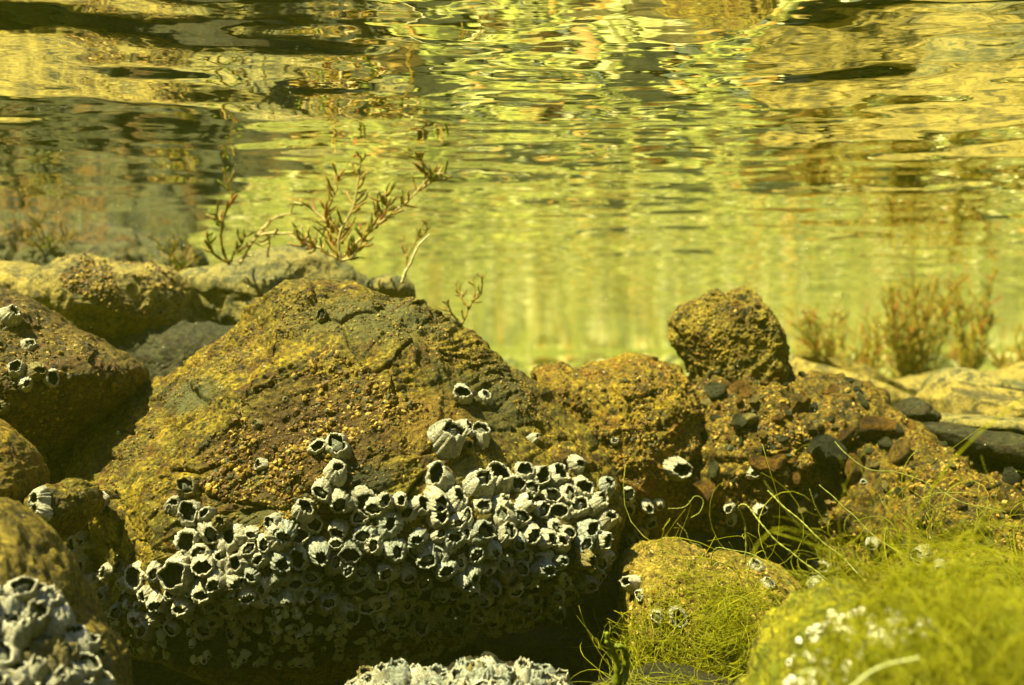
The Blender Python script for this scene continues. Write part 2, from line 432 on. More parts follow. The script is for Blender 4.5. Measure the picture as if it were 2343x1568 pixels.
def d_smooth(amp=1.0, f=1.0):
    def d(p):
        return amp * (0.008 * fbm(p * 12 * f, 3) + 0.0016 * ridged(p * 50 * f, 4) - 0.004 * np.clip(fbm(p * 38 * f + 9, 3) - 0.2, 0, 1))
    return d
def d_lumpy(amp=1.0, f=1.0):
    def d(p):
        a = voro(p * 70 * f + 0.4 * np.stack([perlin(p * 60), perlin(p * 60 + 9), perlin(p * 60 + 20)], -1)); b = voro(p * 190 * f)
        return amp * (0.006 * fbm(p * 18, 3) + 0.0042 * (0.6 - a[0]) + 0.0016 * (0.6 - b[0]) + 0.0007 * ridged(p * 300, 2))
    return d

def d_heap(p):
    w_ = 0.5 * np.stack([perlin(p * 55), perlin(p * 55 + 9), perlin(p * 55 + 20)], -1)
    a = voro(p * 62 + w_); b = voro(p * 150 + w_); c_ = voro(p * 330)
    return 0.008 * fbm(p * 16, 3) + 0.0075 * (0.55 - a[0]) * (0.5 + a[2]) + 0.0036 * (0.55 - b[0]) * (0.4 + b[2]) + 0.0012 * (0.5 - c_[0]) - 0.006 * np.clip(perlin(p * 75 + 44) - 0.15, 0, 1)
def d_jag(p):
    q = p * 62; q = q + 0.35 * np.stack([perlin(p * 70), perlin(p * 70 + 9), perlin(p * 70 + 20)], -1)
    cr = voro(q); e = np.clip((cr[1] - cr[0]) * 5, 0, 1)
    return 0.0022 * (cr[2] - 0.5) * e + 0.0012 * ridged(p * 90, 3) + 0.0006 * ridged(p * 330, 3)
BOULDER = rock('boulder', 'large olive brown boulder in the centre with a band of white barnacles along its overhang',
    [(150, 1150), (170, 1085), (215, 1015), (235, 930), (300, 870), (430, 800), (520, 738), (570, 693), (640, 664), (720, 646), (800, 640), (880, 653), (960, 664),
     (1010, 695), (1080, 742), (1150, 800), (1220, 868), (1300, 952), (1362, 1020), (1398, 1100), (1400, 1190), (1370, 1290),
     (1290, 1375), (1180, 1440), (1000, 1500), (800, 1535), (500, 1530), (300, 1500), (200, 1440), (195, 1370), (205, 1300), (165, 1220)],
    (760, 1125), 0.455, 0.085, 0.10, M_main, d_main, na=900, nr=330, pf=1.9, qf=0.75, seed=1, cuts=((-0.55, -0.55, 0.62, 0.80), (0.62, -0.6, 0.5, 0.80), (0.02, -0.75, 0.66, 0.86)))

rock('boulder', 'dark brown rock at the left edge dotted with a few ringed barnacles',
    [(-90, 640), (0, 672), (60, 708), (130, 757), (200, 785), (262, 815), (298, 850), (285, 900), (240, 945), (200, 985), (120, 1040), (50, 1080), (-60, 1100), (-160, 1000), (-160, 760)],
    (70, 900), 0.45, 0.05, 0.07, M_brown, d_rough(0.6), na=420, nr=150, seed=2)
rock('boulder', 'pale yellow rock with a pitted brown top behind the dark rock on the left',
    [(-120, 600), (0, 606), (110, 604), (160, 584), (205, 580), (260, 592), (300, 604), (350, 608), (405, 626), (440, 655), (462, 705), (466, 750), (420, 790), (330, 812), (200, 780), (80, 730), (-120, 700)],
    (250, 705), 0.62, 0.06, 0.06, M_pale, d_smooth(1.0), na=420, nr=140, seed=3)
rock('boulder', 'grey and yellow rock carrying pale seaweed behind the top of the central boulder',
    [(420, 632), (500, 612), (560, 596), (640, 574), (710, 574), (775, 592), (835, 640), (850, 720), (800, 810), (520, 810), (455, 740), (440, 670)],
    (640, 690), 0.67, 0.055, 0.06, M_grey, d_smooth(0.8), na=360, nr=110, seed=4, cuts=((0.5, -0.6, 0.3, 0.8),))
rock('stone', 'small hazy tan stone just above the crest of the central boulder',
    [(832, 660), (850, 632), (885, 628), (925, 630), (945, 655), (940, 690), (850, 690)], (890, 660), 0.60, 0.02, 0.02, M_grey, d_smooth(0.4, 1.5), na=140, nr=50, seed=5)
rock('boulder', 'dark far rock reaching almost to the water surface at the far left',
    [(-500, 550), (-200, 535), (0, 541), (200, 534), (340, 542), (420, 566), (480, 610), (560, 690), (640, 900), (-500, 900)],
    (80, 690), 0.86, 0.12, 0.2, M_far, d_rough(2.2, 0.4), na=300, nr=80, seed=6)
rock('boulder', 'shadowed rock wedged in the gap between the left rock and the central boulder',
    [(30, 1075), (110, 1010), (190, 960), (250, 925), (290, 980), (260, 1080), (200, 1150), (60, 1170)], (170, 1050), 0.50, 0.03, 0.04, M_brown, d_rough(0.5), na=200, nr=70, seed=7)
rock('stone', 'rounded ochre stone end poking in at the left edge below the dark rock',
    [(-100, 950), (-20, 985), (30, 1035), (60, 1110), (45, 1160), (-20, 1200), (-110, 1180)], (-20, 1090), 0.37, 0.025, 0.03, M_rust, d_rough(0.35), na=180, nr=70, seed=8)
rock('stone', 'small rough brown stone clinging to the lower left flank of the central boulder',
    [(90, 1150), (110, 1120), (150, 1105), (185, 1120), (197, 1150), (180, 1190), (140, 1225), (95, 1225), (78, 1190)], (138, 1165), 0.375, 0.022, 0.03, M_main, d_rough(0.4, 1.6), na=220, nr=80, seed=9)
rock('boulder', 'blurred sunlit rock in the bottom left corner crusted with big pale barnacles',
    [(-250, 1150), (-60, 1165), (10, 1200), (65, 1262), (110, 1335), (160, 1415), (215, 1475), (245, 1540), (262, 1640), (255, 1760), (-250, 1780)],
    (10, 1660), 0.285, 0.055, 0.05, M_lump, d_rough(0.45), na=380, nr=140, seed=10, qf=0.6)
rock('boulder', 'brown rounded rock right of the central boulder with an orange lit shoulder',
    [(1215, 870), (1240, 836), (1268, 838), (1285, 829), (1312, 852), (1360, 838), (1430, 827), (1490, 832), (1545, 850), (1575, 880), (1600, 960), (1610, 1100), (1570, 1260), (1430, 1270), (1370, 1150), (1290, 1020)],
    (1430, 985), 0.525, 0.045, 0.06, M_rust, d_rough(0.75), na=420, nr=150, seed=11)
rock('boulder', 'upright angular rock standing on the rubble heap on the right',
    [(1537, 735), (1552, 708), (1592, 692), (1628, 670), (1652, 682), (1692, 666), (1722, 684), (1742, 712), (1772, 750), (1790, 778), (1812, 796), (1796, 820), (1806, 850), (1830, 880), (1790, 915), (1610, 915), (1588, 872), (1572, 825), (1550, 800), (1536, 772)],
    (1675, 780), 0.555, 0.022, 0.03, M_upright, d_jag, na=420, nr=140, seed=12, cuts=((0.86, -0.5, 0.10, 0.72), (-0.30, -0.85, 0.42, 0.68), (-0.62, -0.72, -0.30, 0.68), (0.35, -0.8, -0.5, 0.8)), pf=8, qf=0.5, sharp=True)
HEAP1 = rock('rubble_heap', 'dark rubble heap of cemented stones below the upright rock',
    [(1555, 890), (1640, 855), (1750, 858), (1840, 866), (1950, 888), (2010, 950), (2010, 1100), (1920, 1240), (1760, 1310), (1560, 1310), (1440, 1250), (1400, 1130), (1480, 960)],
    (1700, 1030), 0.56, 0.075, 0.08, M_rubble, d_heap, na=560, nr=200, seed=13, cat='rubble heap')
HEAP2 = rock('rubble_heap', 'sunlit gravelly slope falling towards the viewer on the right',
    [(1770, 960), (1850, 880), (1950, 890), (2020, 935), (2090, 992), (2200, 1018), (2320, 1028), (2550, 1050), (2750, 1300), (2550, 1650), (1950, 1650), (1760, 1430), (1720, 1150)],
    (2180, 1330), 0.55, 0.14, 0.08, M_rubble, d_heap, na=640, nr=220, seed=14, cat='rubble heap', pf=1.7, qf=0.8)
rock('slab', 'pale angled slab with a white edge on top of the slab stack at the right',
    [(2118, 910), (2150, 880), (2190, 876), (2260, 890), (2400, 915), (2460, 960), (2400, 985), (2200, 965), (2125, 950)], (2250, 925), 0.62, 0.05, 0.06, M_pale, d_smooth(0.35), na=240, nr=80, seed=15, sharp=True,
    cuts=((0, -0.4, 1, 0.5), (-0.6, -0.9, 0.1, 0.7)), pf=4, qf=0.5)
rock('slab', 'broad olive slab lying flat in the middle of the slab stack at the right',
    [(2095, 958), (2150, 944), (2300, 955), (2480, 975), (2480, 1035), (2330, 1000), (2250, 985), (2150, 975)], (2290, 975), 0.56, 0.06, 0.06, M_grey, d_smooth(0.3), na=240, nr=80, seed=16, sharp=True, pf=5, qf=0.45)
rock('slab', 'lowest slab at the right with a black shaded front face',
    [(2085, 975), (2130, 968), (2250, 985), (2400, 1000), (2480, 1010), (2480, 1055), (2200, 1042), (2120, 1020)], (2270, 1012), 0.53, 0.05, 0.06, M_dark, d_smooth(0.4), na=240, nr=80, seed=17, sharp=True, pf=5, qf=0.45,
    cuts=((0, -0.5, 1, 0.75),))
rock('stone', 'small black pointed stone left of the slab stack',
    [(2048, 950), (2060, 925), (2088, 912), (2110, 935), (2135, 955), (2090, 965)], (2090, 942), 0.555, 0.02, 0.02, M_dark, d_rough(0.25, 2), na=120, nr=40, seed=18)
rock('stone', 'flat grey stone behind the slab stack under the far seaweed',
    [(2130, 880), (2180, 850), (2260, 862), (2340, 885), (2420, 905), (2300, 915), (2150, 905)], (2250, 885), 0.72, 0.04, 0.05, M_grey, d_smooth(0.5), na=160, nr=50, seed=19)
rock('boulder', 'pale hazy bank behind the upright rock where the far seaweed grows',
    [(1780, 810), (1840, 812), (1900, 850), (1960, 880), (2100, 880), (2250, 850), (2500, 840), (2700, 950), (2500, 1100), (1850, 1080), (1760, 950)],
    (2150, 960), 0.95, 0.08, 0.15, M_pale, d_smooth(1.2), na=300, nr=90, seed=20)
rock('boulder', 'lumpy yellow rock low right of the barnacled overhang',
    [(1425, 1330), (1445, 1280), (1500, 1252), (1580, 1262), (1650, 1282), (1740, 1290), (1810, 1330), (1850, 1420), (1830, 1510), (1720, 1580), (1520, 1620), (1440, 1500)],
    (1620, 1400), 0.44, 0.05, 0.05, M_lump, d_lumpy(0.9), na=420, nr=150, seed=21)
rock('boulder', 'bright algae covered rock filling the bottom right corner',
    [(1740, 1660), (1775, 1570), (1830, 1505), (1900, 1455), (2010, 1395), (2150, 1400), (2320, 1380), (2600, 1450), (2650, 1850), (1720, 1850)],
    (2120, 1560), 0.25, 0.04, 0.06, M_algrock, d_lumpy(1.5), na=460, nr=160, seed=22)
rock('boulder', 'barnacle topped rock rising from the bottom edge below the central boulder',
    [(800, 1640), (840, 1590), (910, 1560), (1000, 1575), (1110, 1550), (1180, 1575), (1240, 1600), (1310, 1660), (1300, 1800), (800, 1800)],
    (1040, 1670), 0.33, 0.03, 0.05, M_dark, d_lumpy(1.3), na=280, nr=90, seed=23)

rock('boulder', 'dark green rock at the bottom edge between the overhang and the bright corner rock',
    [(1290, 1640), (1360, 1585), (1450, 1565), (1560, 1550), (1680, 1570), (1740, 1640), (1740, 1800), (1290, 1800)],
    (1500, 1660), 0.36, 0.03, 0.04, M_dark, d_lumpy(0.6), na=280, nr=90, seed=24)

rock('boulder', 'black filler rock added to darken the deep gap right of the barnacled overhang',
    [(1290, 1290), (1380, 1180), (1500, 1160), (1700, 1180), (1800, 1260), (1800, 1700), (1250, 1750), (1150, 1500)], (1480, 1450), 0.53, 0.05, 0.08, M_dark, d_rough(1.0), na=260, nr=80, seed=25)  # added filler: hides the bright sand so the gap reads as deep shade
rock('boulder', 'dark filler stone added to blacken the crevice under the pale yellow rock',
    [(150, 800), (300, 770), (480, 740), (620, 800), (600, 950), (200, 960)], (380, 860), 0.60, 0.03, 0.06, M_dark, d_rough(0.6), na=200, nr=60, seed=27)  # added dark filler standing in for the shade of the crevice
rock('boulder', 'dark base stone added to keep the space beneath the barnacled overhang black',
    [(150, 1500), (400, 1480), (900, 1490), (1300, 1420), (1450, 1480), (1480, 1800), (150, 1800)], (800, 1640), 0.50, 0.06, 0.08, M_dark, d_lumpy(1.0), na=300, nr=90, seed=26)  # added to block ambient light and keep the underside black
# ------------------------------------------------------------------ low-poly stones and grit
def ico(sub):
    import bmesh
    bm = bmesh.new(); bmesh.ops.create_icosphere(bm, subdivisions=sub, radius=1.0)
    v = np.array([x.co[:] for x in bm.verts]); f = np.array([[x.index for x in fc.verts] for fc in bm.faces]); bm.free()
    return v, f
ICO1, ICO2, ICO3 = ico(1), ico(2), ico(3)
def stone_shape(base, seed, sharp=9):
    r = np.random.default_rng(seed); v, f = base
    nn = r.normal(size=(sharp, 3)); nn /= np.linalg.norm(nn, axis=1)[:, None]
    h = r.uniform(0.55, 0.95, sharp)
    d = v @ nn.T
    rad = np.minimum(1.05, np.min(np.where(d > 0.05, h / np.maximum(d, 0.05), 9), axis=1))
    out = v * rad[:, None] * r.uniform(0.5, 1.15, 3)
    out += v * (0.07 * fbm(v * 2.3 + seed, 3))[:, None]
    return out, f
def scatter(name, rk, poly, count, smin, smax, mats, seed, wts=None, sink=0.25, parent=True, tries=None):
    """many small grains on a rock surface joined into one mesh"""
    r = np.random.default_rng(seed)
    ok = np.where(inpoly(rk['px'][:, 0], rk['px'][:, 1], poly))[0]
    if not len(ok): return None
    # patchy density
    dens = fbm(rk['v'][ok] * 45 + seed, 3); ok = ok[dens > -0.12 + 0.15 * r.normal(size=len(ok))]
    idx = r.choice(ok, count)
    shapes = [stone_shape(ICO1, seed * 50 + k, 6) for k in range(6)]
    vs, fs, ms = [], [], []; off = 0
    for i in idx:
        v, f = shapes[r.integers(6)]
        s = smin * (smax / smin) ** (r.random() ** 2.6)
        Q = np.array(Quaternion(r.normal(size=4).tolist()).normalized().to_matrix())
        p = (v * s) @ Q.T + rk['v'][i] + rk['n'][i] * s * (0.12 - sink) - rk['loc']
        vs.append(p); fs.append(f + off); off += len(v)
        ms.append(np.full(len(f), r.choice(len(mats), p=wts)))
    me = mesh_from(name, np.concatenate(vs), tris=np.concatenate(fs), smooth=False, mats=mats, mi=np.concatenate(ms))
    o = mkobj(name, me, parent=rk['o']); tag(o, kind='stuff')
    return o
def R(key): 
    return next(v for k, v in ROCKS.items() if key in k)
scatter('grit', BOULDER, [(560, 900), (650, 850), (760, 800), (900, 880), (1000, 950), (820, 1000), (760, 1120), (650, 1150), (450, 1150), (400, 1100), (520, 1000)], 3600, 0.0003, 0.0020, M_grits, 31, (0.32, 0.40, 0.10, 0.18))
scatter('grit', BOULDER, [(640, 660), (960, 680), (1220, 880), (1390, 1080), (1300, 1080), (1150, 900), (950, 800), (700, 760), (560, 820), (430, 900), (300, 1100), (220, 1150), (300, 950), (500, 780)], 4200, 0.0004, 0.0012, M_grits, 32, (0.30, 0.40, 0.10, 0.20))
scatter('grit', BOULDER, [(200, 900), (1400, 900), (1400, 1130), (1000, 1060), (760, 1160), (300, 1320), (160, 1250)], 2500, 0.0004, 0.0012, M_grits, 33, (0.34, 0.40, 0.08, 0.18))
scatter('grit', HEAP1, [(1380, 850), (2050, 850), (2050, 1350), (1380, 1350)], 4200, 0.0005, 0.0024, M_grits, 34, (0.28, 0.32, 0.14, 0.26))
scatter('grit', HEAP2, [(1700, 870), (2500, 870), (2500, 1600), (1700, 1600)], 7500, 0.0005, 0.0024, M_grits, 35, (0.40, 0.26, 0.16, 0.18))
scatter('grit', R('brown rounded rock right'), [(1200, 820), (1650, 820), (1650, 1300), (1200, 1300)], 2500, 0.0005, 0.0016, M_grits, 36, (0.3, 0.42, 0.06, 0.22))
scatter('grit', R('upright angular'), [(1500, 650), (1700, 650), (1650, 910), (1500, 910)], 500, 0.0004, 0.0014, M_grits, 37, (0.3, 0.4, 0.1, 0.2))
scatter('grit', R('dark brown rock at the left'), [(-100, 650), (320, 650), (320, 1100), (-100, 1100)], 1500, 0.0005, 0.0016, M_grits, 38, (0.35, 0.35, 0.1, 0.2))
scatter('grit', R('pale yellow rock with'), [(140, 570), (330, 590), (440, 650), (400, 720), (330, 740), (230, 700), (140, 650)], 1600, 0.0006, 0.0026, M_grits, 39, (0.35, 0.4, 0.1, 0.15))
scatter('grit', R('lumpy yellow rock low'), [(1400, 1230), (1900, 1230), (1900, 1600), (1400, 1600)], 1800, 0.0005, 0.0018, M_grits, 40, (0.35, 0.1, 0.5, 0.05))

# separate stones cemented in the rubble heaps
stone_meshes = {}
def stone_mesh(seed, mat):
    k = (seed, mat.name)
    if k not in stone_meshes:
        v, f = stone_shape(ICO2, 900 + seed, 8)
        stone_meshes[k] = mesh_from('stone', v, tris=f, smooth=(seed % 2 == 0), mats=[mat])
    return stone_meshes[k]
def stone_mat(name, ca, cb, cc, seed):
    # unit-size meshes: texture scale divided accordingly
    m, t = newmat(name); a = N(t)
    co = a.n('TexCoord').outputs['Object']
    oi = a.n('ObjectInfo').outputs['Random']
    n1 = a.n('TexNoise', {'Vector': co, 'Scale': 1.6, 'Detail': 7.0, 'Roughness': 0.7}).outputs[0]
    col = a.ramp(n1, [(0.36, ca), (0.62, cb)])
    n2 = a.n('TexNoise', {'Vector': co, 'Scale': 5.0, 'Detail': 6.0, 'Roughness': 0.75}).outputs[0]
    col = a.mix(a.ramp(n2, [(0.52, g(0)), (0.6, g(1))]), col, cc)
    col = a.mix(1.0, col, a.ramp(oi, [(0, g(0.6)), (1, g(1.3))]), 'MULTIPLY')
    b = a.n('Bump', {'Height': n2, 'Strength': 1.0, 'Distance': 0.12})
    bs = a.n('BsdfPrincipled', {'Base Color': col, 'Roughness': 0.65, 'Specular IOR Level': 0.25, 'Normal': b.outputs[0]})
    a.n('OutputMaterial', {'Surface': bs.outputs[0]})
    return m
SM = [stone_mat('stone_ochre', (0.16, 0.10, 0.01), (0.33, 0.21, 0.025), (0.08, 0.05, 0.01), 1),
      stone_mat('stone_rust', (0.17, 0.08, 0.006), (0.34, 0.18, 0.010), (0.10, 0.05, 0.006), 2),
      stone_mat('stone_greenish', (0.05, 0.055, 0.02), (0.10, 0.10, 0.035), (0.03, 0.03, 0.01), 3),
      stone_mat('stone_pale', (0.30, 0.24, 0.06), (0.44, 0.36, 0.11), (0.18, 0.13, 0.03), 4)]
def put_stone(rk, i, size, seed, mat, sink=0.3, rr=None):
    o = bpy.data.objects.new('stone', stone_mesh(seed, mat)); link(o, rk['o'])
    p = rk['v'][i] + rk['n'][i] * size * (0.5 - sink) - rk['loc']
    o.location = p.tolist(); o.rotation_euler = rr if rr else (random.uniform(0, 6.3), random.uniform(0, 6.3), random.uniform(0, 6.3))
    s = size; o.scale = (s * random.uniform(0.75, 1.15), s * random.uniform(0.75, 1.1), s * random.uniform(0.6, 1.0))
    return o
def near(rk, px, py):
    d = (rk['px'][:, 0] - px) ** 2 + (rk['px'][:, 1] - py) ** 2
    # several surface layers can share a pixel: take the frontmost of the close ones
    c = np.where(d < max(64, d.min() * 1.5 + 1))[0]
    return c[np.argmin(rk['v'][c, 1])]
def strew(rk, poly, n, s0, s1, seed, wts):
    r = np.random.default_rng(seed); ok = np.where(inpoly(rk['px'][:, 0], rk['px'][:, 1], poly))[0]
    pts = []; tries = 0
    while len(pts) < n and tries < n * 40:
        tries += 1
        i = r.choice(ok); s = s0 * (s1 / s0) ** (r.random() ** 1.8)
        if all(np.linalg.norm(rk['v'][i] - rk['v'][j]) > 0.8 * (s + t) for j, t in pts):
            pts.append((i, s)); put_stone(rk, i, s, int(r.integers(8)), SM[r.choice(4, p=wts)])
strew(HEAP1, [(1420, 860), (2030, 860), (2030, 1300), (1420, 1300)], 130, 0.003, 0.0105, 51, (0.3, 0.25, 0.33, 0.12))
strew(HEAP2, [(1750, 880), (2480, 880), (2480, 1500), (1750, 1500)], 170, 0.0026, 0.0085, 52, (0.38, 0.14, 0.23, 0.25))
for (px, py, s, mt) in [(1630, 890, 0.0125, 2), (1700, 898, 0.005, 1), (1690, 965, 0.007, 2), (1890, 1030, 0.013, 2), (1930, 1000, 0.010, 1), (1820, 1150, 0.007, 3), (1740, 1055, 0.008, 1), (1560, 960, 0.009, 2), (1600, 1120, 0.010, 1)]:
    put_stone(HEAP1, near(HEAP1, px, py), s, random.randrange(8), SM[mt], 0.25)
for (px, py, s, mt) in [(2310, 1095, 0.008, 2), (2000, 980, 0.011, 1), (1950, 1080, 0.012, 1), (2060, 1040, 0.010, 0), (1910, 1330, 0.009, 2), (2240, 1200, 0.007, 3)]:
    put_stone(HEAP2, near(HEAP2, px, py), s, random.randrange(8), SM[mt], 0.25)

# loose stones on the seabed behind, seen directly and in the water mirror
r = np.random.default_rng(77)
k = 0; spots = []; tries = 0
while k < 330 and tries < 20000:
    tries += 1
    if k < 175: Yy = 0.80 + 1.15 * r.random(); s = 0.022 + 0.07 * r.random() ** 1.5
    else: Yy = 2.0 + 4.6 * r.random(); s = 0.03 + 0.08 * r.random() ** 2
    X = (r.random() * 2 - 1) * (0.66 * Yy + 0.15)
    if X > .25 and Yy < 1.2 and s > 0.05: continue
    if any(math.hypot(X - a_, Yy - b_) < 0.82 * (s + c_) for a_, b_, c_ in spots): continue
    spots.append((X, Yy, s))
    zz = float(seabed_z(np.array([X]), np.array([Yy]))[0]); zz = min(zz, SURF - s * 0.75 - 0.012)
    o = bpy.data.objects.new('stone', stone_mesh(k % 8, SM[int(r.choice(4, p=(0.22, 0.1, 0.38, 0.30)))])); link(o)
    o.location = (X, Yy, zz + s * 0.25); o.scale = (s, s * 0.9, s * 0.6); o.rotation_euler = (0.2 * r.random(), 0.2 * r.random(), 6.28 * r.random())
    tag(o, 'one of the blurred loose stones scattered over the distant pale seabed', 'stone', 'loose stones on the distant seabed')
    k += 1

gm_ = [simplemat('gravel_cream', (0.34, 0.33, 0.11), (0.22, 0.21, 0.05), 60), simplemat('gravel_ochre', (0.34, 0.21, 0.03), (0.22, 0.13, 0.02), 60),
      simplemat('gravel_dark', (0.045, 0.055, 0.03), (0.08, 0.085, 0.04), 60), simplemat('gravel_white', (0.56, 0.52, 0.26), (0.42, 0.38, 0.15), 60)]
r = np.random.default_rng(78); shapes = [stone_shape(ICO1, 700 + k, 6) for k in range(8)]; vs, fs, ms = [], [], []; off = 0
pp = np.stack([r.uniform(-1, 1, 11000), 0.62 + 6.0 * r.random(11000) ** 1.7, np.zeros(11000)], -1); pp[:, 0] *= 0.70 * pp[:, 1] + 0.12
dn = fbm(pp * 5, 3); keep = dn > -0.25; pp = pp[keep]; dn2 = fbm(pp * 3.3 + 50, 2)
pz = seabed_z(pp[:, 0], pp[:, 1])
for i in range(len(pp)):
    v, f = shapes[r.integers(8)]; s_ = 0.006 * 4.5 ** (r.random() ** 1.6) * max(1, pp[i, 1] / 2.2)
    Q = np.array(Quaternion(r.normal(size=4).tolist()).normalized().to_matrix())
    vs.append((v * s_) @ Q.T * [1, 1, 0.75] + [pp[i, 0], pp[i, 1], min(pz[i] + s_ * 0.25, SURF - s_ - 0.01)]); fs.append(f + off); off += len(v)
    dk = 0.5 if dn2[i] < -0.1 else 0.22
    ms.append(np.full(len(f), r.choice(4, p=(0.40 * (1 - dk) / 0.78, 0.26 * (1 - dk) / 0.78, dk, 0.12 * (1 - dk) / 0.78))))
o = mkobj('gravel', mesh_from('gravel', np.concatenate(vs), tris=np.concatenate(fs), smooth=False, mats=gm_, mi=np.concatenate(ms)))
tag(o, 'mixed cream and dark gravel strewn over the seabed behind the rocks', 'gravel', kind='stuff')

# ------------------------------------------------------------------ barnacles
def shellmat(name, ca, cb, st, stamt):
    m, t = newmat(name); a = N(t)
    co = a.n('TexCoord').outputs['Object']; oi = a.n('ObjectInfo').outputs['Random']
    off = a.n('CombineXYZ', {0: a.n('Math', {0: oi, 1: 40.0}, operation='MULTIPLY').outputs[0]}).outputs[0]
    vec = a.n('VectorMath', {0: co, 1: off}, operation='ADD').outputs[0]
    n1 = a.n('TexNoise', {'Vector': vec, 'Scale': 1.4, 'Detail': 5.0, 'Roughness': 0.6}).outputs[0]
    col = a.ramp(n1, [(0.35, cb), (0.55, ca)])
    n2 = a.n('TexNoise', {'Vector': vec, 'Scale': 2.6, 'Detail': 6.0, 'Roughness': 0.7}).outputs[0]
    col = a.mix(a.ramp(n2, [(0.50, g(0)), (0.62, g(stamt))]), col, st)
    # growth striae up the wall and round it
    mp = a.n('Mapping', {'Vector': co, 'Scale': (5.0, 5.0, 0.8)})
    n3 = a.n('TexNoise', {'Vector': mp.outputs[0], 'Scale': 2.2, 'Detail': 5.0, 'Roughness': 0.65}).outputs[0]
    mp2 = a.n('Mapping', {'Vector': co, 'Scale': (0.7, 0.7, 9.0)})
    n4 = a.n('TexNoise', {'Vector': mp2.outputs[0], 'Scale': 1.5, 'Detail': 3.0}).outputs[0]
    col = a.mix(1.0, col, a.ramp(n3, [(0.3, g(0.72)), (0.55, g(1.1))]), 'MULTIPLY')
    col = a.mix(1.0, col, a.ramp(oi, [(0, g(0.8)), (1, g(1.1))]), 'MULTIPLY')
    b = a.n('Bump', {'Height': n3, 'Strength': 0.8, 'Distance': 0.055}); b2 = a.n('Bump', {'Height': n4, 'Strength': 0.6, 'Distance': 0.05, 'Normal': b.outputs[0]})
    bs = a.n('BsdfPrincipled', {'Base Color': col, 'Roughness': 0.55, 'Specular IOR Level': 0.35, 'Normal': b2.outputs[0]})
    a.n('OutputMaterial', {'Surface': bs.outputs[0]})
    return m
M_shell = shellmat('barnacle_shell', (0.86, 0.83, 0.62), (0.70, 0.67, 0.46), (0.50, 0.40, 0.14), 0.7)
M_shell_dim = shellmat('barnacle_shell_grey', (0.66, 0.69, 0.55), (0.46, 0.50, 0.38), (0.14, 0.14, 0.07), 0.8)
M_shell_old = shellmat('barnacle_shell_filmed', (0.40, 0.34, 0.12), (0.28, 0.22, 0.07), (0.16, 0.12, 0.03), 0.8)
M_crust = shellmat('barnacle_shell_shaded', (0.46, 0.48, 0.38), (0.24, 0.26, 0.18), (0.08, 0.08, 0.05), 0.8)  # darker copy of the shell colour, shade of the boulder foot painted in
M_inner = simplemat('barnacle_cavity', (0.05, 0.055, 0.035), (0.018, 0.02, 0.014), 3, 0.5, 0.05)
M_oper = simplemat('barnacle_operculum', (0.46, 0.47, 0.33), (0.22, 0.23, 0.15), 4, 0.45, 0.05)

